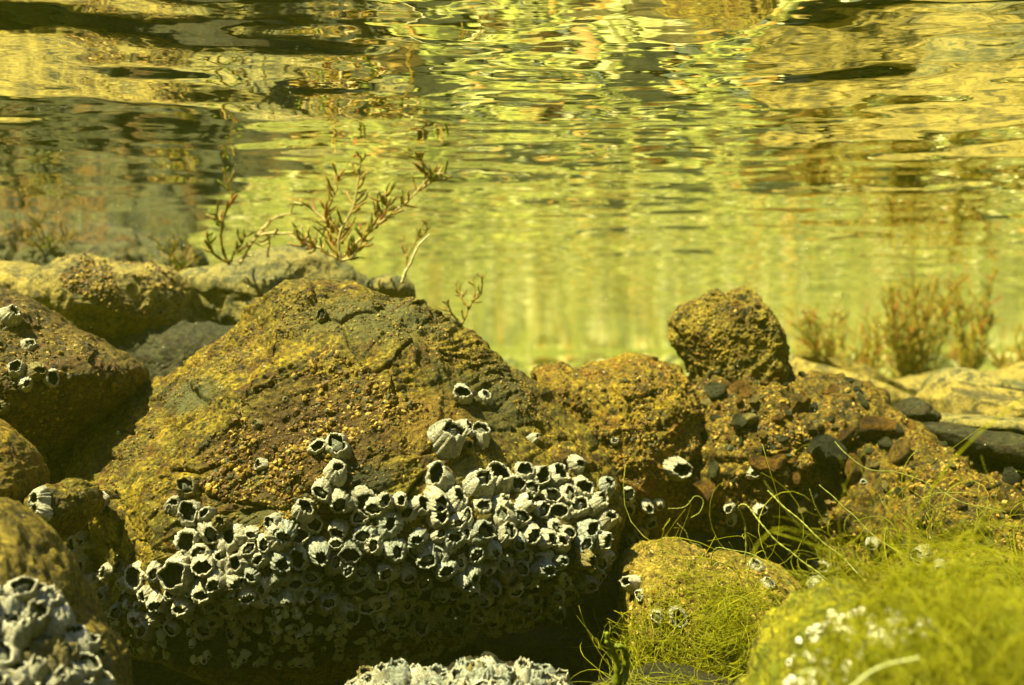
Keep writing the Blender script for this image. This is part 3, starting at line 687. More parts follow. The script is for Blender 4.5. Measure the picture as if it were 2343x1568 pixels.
def barnacle_mesh(seed, mat, lo=False):
    r = np.random.default_rng(1000 + seed); nseg = 20 if lo else 44
    th = np.linspace(0, 2 * math.pi, nseg, endpoint=False)
    h = r.uniform(0.75, 1.35); rim = r.uniform(0.38, 0.72)
    kn = r.integers(4, 7); ka = r.random() * 6.28
    # opening: rounded polygon, stretched
    pa = np.abs(((th - ka) * kn / (2 * math.pi)) % 1 - 0.5) * 2
    openr = rim * (0.86 + 0.2 * pa) * (1 + 0.20 * np.cos(2 * (th - ka)))
    plates = 6; pj = (th - ka) * plates / (2 * math.pi) + 0.2 * np.sin(th * 2 + seed)
    seam = np.exp(-((np.abs((pj % 1) - 0.5) - 0.5) ** 2) / 0.004)
    rib = 0.035 * np.sin(th * 19 + 2 * np.sin(th * 3 + seed)) + 0.025 * np.sin(th * 31 + seed)
    base = 1 + 0.10 * np.cos(th * 2 + r.random() * 6) + 0.08 * np.cos(th * 3 + r.random() * 6) + 1.4 * rib
    brk = -r.uniform(0.0, 0.38) * np.clip(np.cos(th - r.random() * 6.28) * 2.2 - 1.2, 0, 1)
    rag = brk + 0.07 * np.sin(th * plates / 1.0 + r.random() * 6) + 0.05 * np.sin(th * 11 + r.random() * 6) + 0.06 * r.normal(size=nseg)
    lean = r.normal(0, 0.16, 2)
    prof = [(0.0, 1.06, -0.25), (0.0, 1.0, 0.0), (0.18, .9, 0.2), (0.4, .72, .44), (0.62, .5, .68), (0.82, .24, .87), (0.95, .06, .98)]
    if lo: prof = [(0.0, 1.06, -0.25), (0.0, 1.0, 0.0), (0.4, .7, .45), (0.95, .06, .98)]
    rings = []
    for s, mixb, zz in prof:
        rr = (openr + 0.09) * (1 - mixb) + base * mixb
        rr = rr * (1 + rib * (0.6 if 0.05 < s else 0.2)) - 0.07 * seam * (1 - 0.5 * s)
        z_ = h * zz + (rag * h * (s ** 2))
        rings.append((rr, z_))
    top = rings[-1][1]
    rings.append((openr + 0.035, top + 0.035 * h)); rings.append((openr - 0.015, top + 0.01 * h))
    inner0 = len(rings)
    rings.append((openr * 0.93, top - 0.10 * h)); rings.append((openr * 0.95, h * 0.62 + 0 * th))
    rings.append((openr * 1.02, h * 0.40 + 0 * th)); rings.append((openr * 0.6, h * 0.34 + 0 * th))
    v = []
    for rr, z_ in rings:
        zz = z_ * np.ones(nseg)
        v.append(np.stack([rr * np.cos(th) + lean[0] * zz, rr * np.sin(th) + lean[1] * zz, zz], -1))
    v = np.concatenate(v); c = len(v); v = np.concatenate([v, [[lean[0] * .34 * h, lean[1] * .34 * h, h * 0.33]]])
    v += 0.03 * np.stack([perlin(v * 2.5 + seed), perlin(v * 2.5 + seed + 30), perlin(v * 2.5 + seed + 60)], -1)
    kk = np.arange(nseg); k2 = (kk + 1) % nseg; nR = len(rings)
    quads = np.concatenate([np.stack([j * nseg + kk, j * nseg + k2, (j + 1) * nseg + k2, (j + 1) * nseg + kk], -1) for j in range(nR - 1)])
    mi = np.concatenate([np.full(nseg, 1 if j >= inner0 - 0 else 0) for j in range(nR - 1)])
    tris = np.stack([(nR - 1) * nseg + kk, (nR - 1) * nseg + k2, np.full(nseg, c)], -1)
    mi = np.concatenate([mi, np.ones(nseg, int)])
    me = mesh_from('barnacle', v, quads=quads, tris=tris, mats=[mat, M_inner], mi=mi)
    # operculum: pair of ridged valves closing most of the opening
    zb = h * 0.56; L = rim * 1.05; Wd = rim * 0.62
    ca_, sa_ = math.cos(ka), math.sin(ka)
    ov = [(-L, 0, zb), (L, 0, zb), (-L * 0.1, Wd, zb - .02), (-L * 0.1, -Wd, zb - .02), (-L * 0.25, 0.03, zb + 0.28 * h), (-L * 0.25, -0.03, zb + 0.28 * h), (L * 0.35, 0.035, zb + 0.17 * h), (L * 0.35, -0.035, zb + 0.17 * h), (-L * .2, 0, zb + .17 * h)]
    of = [(0, 4, 2), (2, 4, 6), (2, 6, 1), (0, 3, 5), (3, 7, 5), (3, 1, 7), (4, 8, 6), (5, 7, 8), (0, 8, 4), (0, 5, 8), (6, 8, 1), (7, 1, 8)]
    ov = [(x_ * ca_ - y_ * sa_ + lean[0] * z_, x_ * sa_ + y_ * ca_ + lean[1] * z_, z_) for x_, y_, z_ in ov]
    om = mesh_from('operculum', np.array(ov), tris=np.array(of), smooth=False, mats=[M_oper])
    return me, om
BM = [barnacle_mesh(k, M_shell) for k in range(26)]
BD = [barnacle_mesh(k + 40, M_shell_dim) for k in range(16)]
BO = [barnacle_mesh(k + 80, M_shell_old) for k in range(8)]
NB = 0
def barnacle(rk, px, py, d, label, kind='w', closed=None, group=None, lean=None, sink=0.12, grp_cat='barnacle'):
    """d = base diameter in reading-frame pixels"""
    global NB
    i = near(rk, px, py); p = rk['v'][i]
    n = Vector(rk['nb'][i].tolist()) if 'nb' in rk else Vector(rk['n'][i].tolist())
    toc = -Vector(p.tolist()).normalized()
    ax = (n * 1.0 + toc * 0.35 + Vector((random.gauss(0, .22), random.gauss(0, .22), random.gauss(0, .22))))
    if lean is not None: ax = ax + Vector(lean)
    ax.normalize()
    rad = d * 0.5 * p[1] / FPX * 1.26
    if kind == 'w' and group and random.random() < 0.14: kind = 'o'
    lst = {'w': BM, 'd': BD, 'o': BO}[kind]; k = random.randrange(len(lst))
    o = bpy.data.objects.new('barnacle', lst[k][0]); link(o); NB += 1
    q_ = ax.to_track_quat('Z', 'Y') @ Quaternion((0, 0, 1), random.uniform(0, 6.283))
    o.rotation_mode = 'QUATERNION'; o.rotation_quaternion = q_
    o.location = (Vector(p.tolist()) - ax * rad * sink); o.scale = (rad, rad * random.uniform(0.85, 1.1), rad * random.uniform(0.55, 1.35))
    tag(o, label, 'barnacle', group or 'barnacles on the rocks')
    if 'tube barnacle' in label: o.scale[2] = min(o.scale[2], rad * 1.15)
    if closed or (closed is None and random.random() < 0.68):
        c = bpy.data.objects.new('operculum', lst[k][1]); link(c, o)
    return o
# smoothed normals so that shells sit squarely on the broad shape
for rk in ROCKS.values():
    n = rk['n']; v = rk['v']; cell = np.floor(v / 0.012).astype(int)
    key = cell[:, 0] * 73856093 ^ cell[:, 1] * 19349663 ^ cell[:, 2] * 83492791
    u, inv = np.unique(key, return_inverse=True)
    s = np.stack([np.bincount(inv, n[:, a_]) for a_ in range(3)], -1); s /= np.linalg.norm(s, axis=1)[:, None] + 1e-9
    rk['nb'] = s[inv]
B = BOULDER
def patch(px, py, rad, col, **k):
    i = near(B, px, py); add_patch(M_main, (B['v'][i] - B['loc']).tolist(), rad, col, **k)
patch(720, 980, (0.050, 0.06, 0.034), (0.085, 0.046, 0.006), edge=0.6)
patch(600, 1060, (0.036, 0.05, 0.022), (0.10, 0.05, 0.006), edge=0.6)
patch(1000, 950, (0.034, 0.05, 0.020), (0.24, 0.145, 0.014), edge=0.6)
patch(1065, 1072, (0.0085, 0.02, 0.0095), (0.28, 0.235, 0.07), edge=0.12, wob=0.3)
patch(830, 1100, (0.017, 0.03, 0.008), (0.055, 0.052, 0.016), edge=0.15, wob=0.4)
patch(610, 1178, (0.019, 0.03, 0.0065), (0.12, 0.11, 0.028), edge=0.12, wob=0.3)
patch(560, 1100, (0.010, 0.02, 0.004), (0.22, 0.19, 0.05), edge=0.15, wob=0.3)
patch(880, 720, (0.075, 0.06, 0.016), (0.15, 0.14, 0.035), edge=0.6)
patch(1160, 900, (0.030, 0.05, 0.030), (0.085, 0.075, 0.014), edge=0.6)
patch(420, 900, (0.030, 0.05, 0.012), (0.13, 0.13, 0.045), edge=0.5)
patch(560, 1470, (0.10, 0.12, 0.030), (0.016, 0.015, 0.007), edge=0.4)  # shade painted as near-black colour on the boulder's foot
patch(900, 1380, (0.085, 0.12, 0.042), (0.016, 0.015, 0.007), edge=0.4)  # painted shade under the middle of the overhang
patch(1180, 1320, (0.060, 0.12, 0.045), (0.016, 0.015, 0.007), edge=0.4)  # painted shade under the right end of the overhang
placed = []
def hb_(px, py, d, label, kind='w', closed=None, rk=B, **kw):
    placed.append((px, py, d)); return barnacle(rk, px, py, d, label, kind, closed, **kw)
hand = [
 (1065, 900, 44, 'highest barnacle on the boulder, tall and tilted beside a smaller one', 'w', False),
 (1117, 910, 29, 'small torn barnacle just right of the highest one on the boulder', 'w', False),
 (1024, 999, 68, 'largest round barnacle with closed plates above the pale patch', 'w', True),
 (1072, 976, 40, 'middle open barnacle between the big closed one and the fluted one', 'w', False),
 (1107, 1000, 44, 'fluted barnacle on the right of the isolated trio', 'w', True),
 (1077, 1020, 26, 'tiny empty barnacle shell tucked under the isolated trio', 'o', False),
 (732, 1020, 34, 'narrow barnacle with double rim at the edge of the gritty patch', 'w', False),
 (779, 1027, 52, 'domed barnacle right of the narrow one by the gritty patch', 'w', True),
 (767, 1071, 46, 'leaning open barnacle below the pair by the gritty patch', 'w', False),
 (744, 1123, 44, 'oval barnacle standing alone above the left end of the band', 'w', True),
 (602, 1056, 26, 'small white ring shaped barnacle on the brown grit', 'w', False),
 (585, 963, 22, 'tiny ringed barnacle high on the brown grit', 'o', False),
 (740, 722, 26, 'flat weathered barnacle near the crest of the boulder', 'o', True),
 (1225, 1006, 22, 'little broken barnacle on the right slope above the band', 'w', False),
 (655, 908, 14, 'tiny pale barnacle fleck in the middle of the gritty slope', 'o', False),
 (427, 1113, 38, 'weathered crusty barnacle on the left slope above the flat scar', 'o', None),
 (219, 1149, 46, 'pale barnacle right of the small brown stone', 'w', False),
]
for h_ in hand: hb_(*h_)
row = [(997, 1087, 60, False), (1095, 1109, 60, True), (1144, 1089, 62, False), (1186, 1107, 40, False), (1199, 1071, 44, False), (1234, 1088, 40, False), (1275, 1085, 48, False), (1321, 1068, 38, False)]
ordn = ['first', 'second', 'third', 'fourth', 'fifth', 'sixth', 'seventh', 'eighth', 'ninth', 'tenth', 'eleventh', 'twelfth', 'thirteenth', 'fourteenth']
for k, (px, py, d, c) in enumerate(row):
    hb_(px, py, d, ordn[k] + ' barnacle from the left in the top row right of the pale patch', 'w', c)
row = [(784, 1154, 48, True), (825, 1143, 52, False), (856, 1164, 40, True), (883, 1147, 38, False), (921, 1140, 32, False), (938, 1170, 42, False), (962, 1157, 40, False), (997, 1137, 48, False), (1048, 1143, 48, False), (1105, 1157, 44, False), (1144, 1150, 42, True), (1155, 1183, 42, True)]
for k, (px, py, d, c) in enumerate(row):
    hb_(px, py, d, ordn[k] + ' barnacle from the left in the middle row below the dark smooth scar', 'w', c)
row = [(698, 1170, 46, False), (657, 1210, 46, False), (684, 1228, 42, False), (732, 1257, 48, False), (773, 1240, 30, True), (804, 1267, 50, False), (852, 1257, 40, True), (784, 1209, 38, False), (818, 1188, 38, True), (894, 1205, 50, False), (1004, 1181, 44, False), (1041, 1192, 42, True)]
for k, (px, py, d, c) in enumerate(sorted(row)):
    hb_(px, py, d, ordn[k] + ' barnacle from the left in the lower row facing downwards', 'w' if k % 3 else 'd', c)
row = [(1258, 1130, 42, None), (1299, 1130, 44, None), (1337, 1116, 48, None), (1368, 1154, 40, None), (1326, 1168, 42, None), (1285, 1170, 42, None), (1240, 1165, 40, None), (1200, 1150, 40, None)]
for k, (px, py, d, c) in enumerate(sorted(row)):
    hb_(px, py, d, ordn[k] + ' barnacle from the left in the packed cluster at the right shoulder', 'w', c)
row = [(427, 1181, 48, False), (477, 1185, 36, False), (427, 1235, 50, False), (455, 1264, 44, True), (531, 1231, 60, False), (511, 1273, 46, False), (466, 1296, 42, False), (552, 1292, 50, False), (638, 1224, 54, True), (600, 1285, 44, False)]
for k, (px, py, d, c) in enumerate(sorted(row)):
    hb_(px, py, d, ordn[k] + ' barnacle from the left in the cluster below the flat scar', 'w', c)
row = [(305, 1321, 54, False), (326, 1359, 38, False), (402, 1325, 70, False), (362, 1378, 44, True), (393, 1362, 26, False), (415, 1388, 46, False), (461, 1355, 50, False), (516, 1395, 46, False), (244, 1314, 38, False), (276, 1332, 30, False), (308, 1411, 42, False), (376, 1418, 34, False), (232, 1403, 38, False)]
for k, (px, py, d, c) in enumerate(sorted(row)):
    hb_(px, py, d, ordn[k] + ' barnacle from the left in the lowest left cluster of the boulder', 'w', c)
# flank stone
for px, py, d, lb in [(66, 1134, 42, 'upper barnacle on the left side of the small brown stone'), (60, 1172, 36, 'lower barnacle on the left side of the small brown stone')]:
    hb_(px + 25, py, d, lb, 'w', False, rk=R('small rough brown stone'), lean=(-0.9, 0, 0.1))
for px, py, d, lb in [(172, 1246, 44, 'bright barnacle at the left of the trio under the small brown stone'), (200, 1236, 40, 'grey barnacle at the top of the trio under the small brown stone'), (185, 1290, 48, 'lowest barnacle of the trio under the small brown stone')]:
    hb_(px, py, d, lb, 'w', False, lean=(-0.6, 0, 0.1))
# left rock
for px, py, d, lb in [(28, 722, 40, 'highest barnacle on the dark left rock'), (70, 788, 32, 'small ringed barnacle alone in the middle of the dark left rock'),
                      (45, 843, 36, 'left barnacle of the row on the dark left rock'), (88, 852, 38, 'yellowish closed barnacle in the centre of the row on the dark left rock'),
                      (126, 864, 32, 'right barnacle of the row on the dark left rock'), (66, 880, 28, 'lowest barnacle of the group on the dark left rock'), (6, 938, 34, 'dim barnacle at the left edge of the dark left rock'),
                      (10, 985, 30, 'faint ring barnacle low on the edge of the dark left rock')]:
    hb_(px, py, d, lb, 'o' if 'yellowish' in lb or 'dim' in lb else 'w', None, rk=R('dark brown rock at the left'))
# right side singles
RB = R('brown rounded rock right'); H1 = HEAP1; LM = R('lumpy yellow rock low'); CR = R('bright algae covered'); H2 = HEAP2
for px, py, d, lb, rk in [(1545, 1076, 42, 'lone white barnacle on the brown rock right of the boulder', RB), (1400, 1014, 18, 'tiny white barnacle at the right foot of the boulder slope', RB),
        (1718, 1084, 24, 'small bright barnacle on the dark rubble right of the lone one', H1), (1664, 1166, 20, 'small white barnacle over the black hollow', H1),
        (1733, 1160, 26, 'whitish barnacle where the looping thread hangs over the hollow', H1), (1432, 1140, 32, 'barnacle nearest the boulder above the black hollow', RB),
        (1478, 1160, 26, 'open tube barnacle at the left of the black hollow', RB), (1510, 1162, 24, 'broken grey barnacle right of the tube barnacle', RB),
        (1438, 1168, 28, 'dim grey barnacle under the one nearest the boulder', RB), (1460, 1226, 28, 'open barnacle low on the left of the black hollow', RB),
        (1436, 1233, 20, 'round little barnacle lowest left of the black hollow', RB), (1490, 1200, 24, 'shaded barnacle in the middle of the black hollow', RB),
        (1666, 1190, 24, 'shadowed fan ribbed barnacle inside the black hollow', H1), (1828, 1185, 26, 'ringed barnacle in the rubble right of the hollow', H1),
        (1447, 1330, 34, 'barnacle on the left corner of the lumpy yellow rock', LM), (1460, 1360, 24, 'torn barnacle below the corner of the lumpy yellow rock', LM),
        (1500, 1405, 32, 'white barnacle on the shaded side of the lumpy yellow rock', LM), (1545, 1415, 38, 'dim greenish barnacle beside the white one on the shaded side', LM),
        (1730, 1292, 30, 'open barnacle on the right end of the lumpy yellow rock', LM), (1760, 1330, 28, 'pale barnacle low at the right end of the lumpy yellow rock', LM),
        (1800, 1270, 30, 'ringed barnacle among the threads of the gravelly slope', H2), (1850, 1288, 34, 'white barnacle crossed by threads on the gravelly slope', H2), (1880, 1300, 30, 'broken white barnacle right of the crossed one', H2),
        (1860, 1330, 34, 'lower white barnacle of the threaded group on the slope', H2), (2105, 1270, 34, 'bright white barnacle above the green algae on the right', H2), (1990, 1250, 26, 'brownish barnacle half hidden by green threads', H2),
        (2150, 1290, 24, 'small curled barnacle right of the bright white one', H2), (1975, 1100, 18, 'small ringed barnacle high on the gravelly slope', H2)]:
    hb_(px, py, d, lb, 'w', None, rk=rk)

# dense fill, region by region (nothing in the photograph tells these apart within a region)
def fill(rk, poly, n, d0, d1, kinds, label, group, seed, pack=0.42, lean=None):
    r = random.Random(seed); xs = [p[0] for p in poly]; ys = [p[1] for p in poly]; c = 0
    for _ in range(n * 60):
        if c >= n: break
        px = r.uniform(min(xs), max(xs)); py = r.uniform(min(ys), max(ys)); d = r.uniform(d0, d1)
        if not inpoly(np.array([px]), np.array([py]), poly)[0]: continue
        if any((px - a_) ** 2 + (py - b_) ** 2 < (pack * (d + e_)) ** 2 for a_, b_, e_ in placed): continue
        placed.append((px, py, d)); c += 1
        barnacle(rk, px, py, d, label, r.choice(kinds), None, group=group, lean=lean)
    return c
c1 = fill(B, [(980, 1120), (1400, 1110), (1400, 1200), (1370, 1260), (1180, 1240), (1000, 1230)], 46, 34, 46, 'wwd', 'barnacle packed in the right part of the band under the top rows', 'barnacles packed in the right part of the band', 1)
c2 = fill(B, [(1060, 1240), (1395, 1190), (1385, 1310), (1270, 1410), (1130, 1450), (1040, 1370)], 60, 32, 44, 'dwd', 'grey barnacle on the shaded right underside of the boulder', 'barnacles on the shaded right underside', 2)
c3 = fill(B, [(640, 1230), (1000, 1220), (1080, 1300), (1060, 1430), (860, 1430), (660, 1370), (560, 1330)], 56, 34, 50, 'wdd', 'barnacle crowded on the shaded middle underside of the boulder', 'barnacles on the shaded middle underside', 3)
c4 = fill(B, [(400, 1150), (490, 1170), (560, 1210), (680, 1160), (740, 1190), (640, 1280), (580, 1350), (470, 1330), (400, 1280)], 16, 30, 44, 'w', 'barnacle squeezed between the larger ones below the flat scar', 'barnacles squeezed below the flat scar', 4)
c5 = fill(B, [(190, 1300), (420, 1290), (600, 1370), (580, 1450), (180, 1440)], 22, 28, 44, 'wwd', 'small barnacle filling the gaps of the lowest left cluster', 'barnacles filling the lowest left cluster', 5)
FL = R('blurred sunlit rock')
c6 = fill(FL, [(-60, 1360), (40, 1340), (110, 1350), (170, 1430), (240, 1500), (255, 1620), (-60, 1620)], 60, 40, 72, 'w', 'large out of focus barnacle in the crust of the bottom left corner', 'blurred barnacles of the bottom left corner', 6, pack=0.33, lean=(-0.45, 0.1, 0.8))
BR = R('barnacle topped rock rising')
c7 = fill(BR, [(800, 1500), (900, 1470), (1130, 1470), (1280, 1520), (1320, 1620), (800, 1620)], 80, 28, 60, 'wwd', 'tall tube barnacle on the rock at the bottom edge', 'barnacles on the bottom edge rock', 7, pack=0.28, lean=(-0.1, 0.1, 1.0))
print('BARN', NB, c1, c2, c3, c4, c5, c6, c7)
# remaining tiny shells: too many to count, one mesh
def tiny(rk, name, poly, n, d0, d1, mat, seed):
    r = np.random.default_rng(seed)
    ok = np.where(inpoly(rk['px'][:, 0], rk['px'][:, 1], poly))[0]
    protos = [barnacle_mesh(200 + k, mat, lo=True)[0] for k in range(5)]
    pv = []
    for me in protos:
        a_ = np.zeros(len(me.vertices) * 3); me.vertices.foreach_get('co', a_)
        fq = [tuple(p_.vertices) for p_ in me.polygons]; mi_ = [p_.material_index for p_ in me.polygons]
        nq = sum(1 for f_ in fq if len(f_) == 4)
        pv.append((a_.reshape(-1, 3), np.array(fq[:nq]), np.array(fq[nq:]), mi_[:nq], mi_[nq:]))
    vs, qs, ts, m1, m2 = [], [], [], [], []; off = 0
    for i in r.choice(ok, n):
        v, q_, t_, a1, a2 = pv[r.integers(5)]; s = r.uniform(d0, d1) * 0.5 * rk['v'][i, 1] / FPX
        ax = Vector(rk['nb'][i].tolist()) * 1.0 + Vector(r.normal(0, 0.3, 3).tolist()); ax.normalize()
        M_ = np.array((ax.to_track_quat('Z', 'Y') @ Quaternion((0, 0, 1), r.random() * 6.28)).to_matrix())
        vs.append((v * s) @ M_.T + rk['v'][i] - rk['loc']); qs.append(q_ + off); ts.append(t_ + off); m1 += a1; m2 += a2; off += len(v)
    me = mesh_from(name, np.concatenate(vs) + rk['loc'], quads=np.concatenate(qs), tris=np.concatenate(ts), mats=[mat, M_inner], mi=m1 + m2)
    for p_ in protos: bpy.data.meshes.remove(p_)
    o = mkobj(name, me); return o
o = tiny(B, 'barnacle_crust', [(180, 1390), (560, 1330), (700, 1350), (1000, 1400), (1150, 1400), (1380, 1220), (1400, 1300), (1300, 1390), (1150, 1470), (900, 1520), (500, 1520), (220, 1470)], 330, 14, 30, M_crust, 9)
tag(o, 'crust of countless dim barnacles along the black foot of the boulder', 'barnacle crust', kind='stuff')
o = tiny(CR, 'barnacle_crust', [(1760, 1540), (1800, 1450), (1900, 1390), (2050, 1400), (2200, 1440), (2050, 1500), (1980, 1568), (1780, 1600)], 130, 8, 24, M_shell, 10)
tag(o, 'small white barnacle flecks showing through the algae of the bottom right rock', 'barnacle crust', kind='stuff')

# ------------------------------------------------------------------ tubes, seaweed, algae threads
def tube_geo(pts, rad, sides=6):
    pts = np.asarray(pts, float); n = len(pts); rad = np.asarray(rad) * np.ones(n)
    d = np.gradient(pts, axis=0); d /= np.linalg.norm(d, axis=1)[:, None] + 1e-12
    ref = np.array([0.31, 0.9, 0.27]); u = np.cross(d, ref); u /= np.linalg.norm(u, axis=1)[:, None] + 1e-12; w_ = np.cross(d, u)
    a_ = np.linspace(0, 2 * math.pi, sides, endpoint=False)
    v = pts[:, None] + rad[:, None, None] * (np.cos(a_)[None, :, None] * u[:, None] + np.sin(a_)[None, :, None] * w_[:, None])
    v = v.reshape(-1, 3); k_ = np.arange(sides); k2 = (k_ + 1) % sides
    q_ = np.concatenate([np.stack([j * sides + k_, j * sides + k2, (j + 1) * sides + k2, (j + 1) * sides + k_], -1) for j in range(n - 1)])
    c0, c1_ = len(v), len(v) + 1
    v = np.concatenate([v, [pts[0]], [pts[-1] + d[-1] * rad[-1] * 0.6]])
    t_ = np.concatenate([np.stack([k2, k_, np.full(sides, c0)], -1), np.stack([(n - 1) * sides + k_, (n - 1) * sides + k2, np.full(sides, c1_)], -1)])
    return v, q_, t_
def join(geos):
    vs, qs, ts = [], [], []; off = 0
    for v, q_, t_ in geos: vs.append(v); qs.append(q_ + off); ts.append(t_ + off); off += len(v)
    return np.concatenate(vs), np.concatenate(qs), np.concatenate(ts)
def spline(pts, n):
    pts = np.array(pts, float); m = len(pts)
    P_ = np.concatenate([[2 * pts[0] - pts[1]], pts, [2 * pts[-1] - pts[-2]]]); out = []
    for s in np.linspace(0, m - 1, n):
        k_ = min(int(s), m - 2); f = s - k_; p0, p1, p2, p3 = P_[k_:k_ + 4]
        out.append(0.5 * (2 * p1 + (-p0 + p2) * f + (2 * p0 - 5 * p1 + 4 * p2 - p3) * f * f + (-p0 + 3 * p1 - 3 * p2 + p3) * f ** 3))
    return np.array(out)
W_pale = simplemat('weed_pale', (0.55, 0.46, 0.20), (0.34, 0.24, 0.07), 500, 0.6, 0.0003)
W_green = simplemat('weed_green', (0.26, 0.30, 0.02), (0.14, 0.17, 0.01), 400, 0.5, 0.0003, transl=0.3)
W_brown = simplemat('weed_brown', (0.32, 0.21, 0.018), (0.17, 0.11, 0.01), 400, 0.5, 0.0003, transl=0.15)
W_red = simplemat('weed_red', (0.36, 0.10, 0.015), (0.25, 0.08, 0.012), 400, 0.5, 0.0003, transl=0.2)
W_goldn = simplemat('weed_tan', (0.50, 0.36, 0.06), (0.30, 0.20, 0.03), 400, 0.5, 0.0003, transl=0.2)
WM = [W_green, W_brown, W_brown, W_brown, W_green, W_red]
def weed(label, base, Y, stems, nb=9, bl=30, seed=0, mats=WM, stemmat=W_pale, r0=0.0011, spread=0.012, subparts=True, name='seaweed', bw=1.0, group=None):
    """stems: list of reading-frame polylines; each becomes a branch part with knobbly branchlets as sub-parts"""
    r = random.Random(seed); root = bpy.data.objects.new(name, None); link(root)
    bp = V(base[0], base[1], Y); root.location = bp; tag(root, label, 'seaweed', group)
    L0 = np.array(bp)
    for si, st in enumerate(stems):
        pts = np.array([P(x_, y_, Y) for x_, y_ in st]); off = r.uniform(-spread, spread)
        pts[:, 1] += np.linspace(0, off, len(pts))
        pts[:, 2] = np.minimum(pts[:, 2], SURF - 0.0035)
        n = max(14, 5 * len(st)); sp = spline(pts, n)
        sp += 0.0007 * np.stack([perlin(sp * 120 + seed), perlin(sp * 120 + 9), perlin(sp * 120 + 18)], -1)
        rad = np.linspace(r0, r0 * 0.5, n) * (1 + 0.22 * np.sin(np.arange(n) * 2.1))
        v, q_, t_ = tube_geo(sp - L0, rad, 7)
        br = mkobj('branch', mesh_from('branch', v, quads=q_, tris=t_, mats=[stemmat if si != 2 else r.choice(mats)]), parent=root)
        geos = {}
        for k_ in range(nb):
            s = r.uniform(0.12, 1.0); i = int(s * (n - 1)); p0 = sp[i]
            tan = sp[min(i + 1, n - 1)] - sp[max(i - 1, 0)]; tan /= np.linalg.norm(tan) + 1e-9
            side = np.array([r.gauss(0, 1), r.gauss(0, 0.8), r.gauss(0, 0.6)]); side -= side @ tan * tan; side /= np.linalg.norm(side) + 1e-9
            ln = bl * Y / FPX * r.uniform(0.5, 1.25) * (1.15 - 0.4 * s)
            d0 = tan * 0.55 + side * 0.8; up = np.array([0, 0, 1.0])
            pp = [p0]; d_ = d0
            for j in range(6):
                d_ = d_ + up * 0.13 + 0.16 * np.array([r.gauss(0, 1), r.gauss(0, 1), r.gauss(0, 1)]); d_ /= np.linalg.norm(d_)
                q2 = pp[-1] + d_ * ln / 6; q2[2] = min(q2[2], SURF - 0.003); pp.append(q2)
            rr = r0 * 0.62 * bw * np.array([0.5, 0.85, 1.0, 0.85, 1.05, 0.85, 0.5]) * r.uniform(0.8, 1.25)
            gm = tube_geo(np.array(pp) - L0, rr, 5); m_ = r.choice(mats)
            if subparts:
                mkobj('branchlet', mesh_from('branchlet', gm[0], quads=gm[1], tris=gm[2], mats=[m_]), parent=br)
            else: geos.setdefault(m_.name, (m_, []))[1].append(gm)
        if not subparts and geos:
            vs, qs, ts, mi1, mi2 = [], [], [], [], []; o_ = 0; ml = []
            for kx, (m_, gl_) in enumerate(geos.values()):
                ml.append(m_)
                for v, q_, t_ in gl_:
                    vs.append(v); qs.append(q_ + o_); ts.append(t_ + o_); o_ += len(v); mi1 += [kx] * len(q_); mi2 += [kx] * len(t_)
            mkobj('foliage', mesh_from('foliage', np.concatenate(vs), quads=np.concatenate(qs), tris=np.concatenate(ts), mats=ml, mi=mi1 + mi2), parent=br)
    return root
weed('tall branching seaweed with knobbly red tipped twigs rising behind the boulder crest', (780, 600), 0.565,
     [[(780, 600), (777, 575), (780, 533), (809, 482), (820, 440), (828, 386), (829, 342)],
      [(782, 590), (816, 556), (857, 524), (896, 492), (944, 453), (989, 408), (1024, 402)],
      [(772, 590), (748, 540), (743, 501), (747, 472), (766, 418), (757, 352)],
      [(782, 560), (783, 530), (745, 505), (710, 476), (668, 457)],
      [(970, 428), (989, 408), (966, 372), (957, 348)],
      [(775, 596), (735, 570), (700, 556), (694, 520)],
      [(860, 524), (872, 498), (885, 470), (882, 440)],
      [(782, 596), (808, 590), (830, 560), (832, 536)]], nb=26, bl=46, seed=1, r0=0.00098, bw=1.15, mats=[W_green, W_brown, W_goldn, W_brown, W_goldn, W_goldn, W_green, W_brown, W_red])
weed('pale bare seaweed leaning right on the grey rock left of the tall one', (550, 600), 0.60,
     [[(550, 602), (553, 594), (582, 540), (607, 508), (633, 489), (670, 482)], [(582, 540), (620, 535), (650, 536), (676, 532)], [(598, 520), (610, 545), (603, 585)]], nb=5, bl=34, seed=2, mats=[W_pale, W_brown, W_pale])
weed('dark upright seaweed with green and orange tips at the left of the pale one', (524, 606), 0.60,
     [[(524, 606), (508, 559), (514, 501), (534, 457), (521, 418), (517, 372)], [(520, 600), (490, 580), (482, 550), (486, 536)], [(526, 600), (545, 560), (558, 534)], [(512, 520), (498, 500), (494, 488)]], nb=7, bl=42, seed=3, stemmat=W_brown, bw=1.3)
weed('thin white seaweed stalk right of the boulder crest', (918, 645), 0.56,
     [[(918, 648), (926, 625), (944, 598), (960, 562), (986, 540)]], nb=2, bl=12, seed=4, stemmat=simplemat('weed_white', (0.66, 0.62, 0.38), (0.5, 0.44, 0.2), 500))
weed('small brown twiggy seaweed beside the thin white stalk', (925, 615), 0.60,
     [[(925, 640), (932, 590), (945, 560), (958, 530), (972, 500)], [(932, 590), (920, 570), (915, 548)], [(950, 550), (975, 535), (980, 515)]], nb=6, bl=24, seed=5, stemmat=W_brown, mats=[W_brown], r0=0.0007)
weed('low brown seaweed sprig on the right slope of the boulder crest', (1062, 735), 0.55,
     [[(1055, 745), (1070, 708), (1085, 670), (1080, 632)], [(1072, 705), (1055, 680), (1040, 640)], [(1080, 690), (1100, 670), (1103, 632)], [(1048, 735), (1030, 710), (1022, 690)]], nb=7, bl=26, seed=6, stemmat=W_brown, mats=[W_brown, W_brown, W_pale], r0=0.0008)
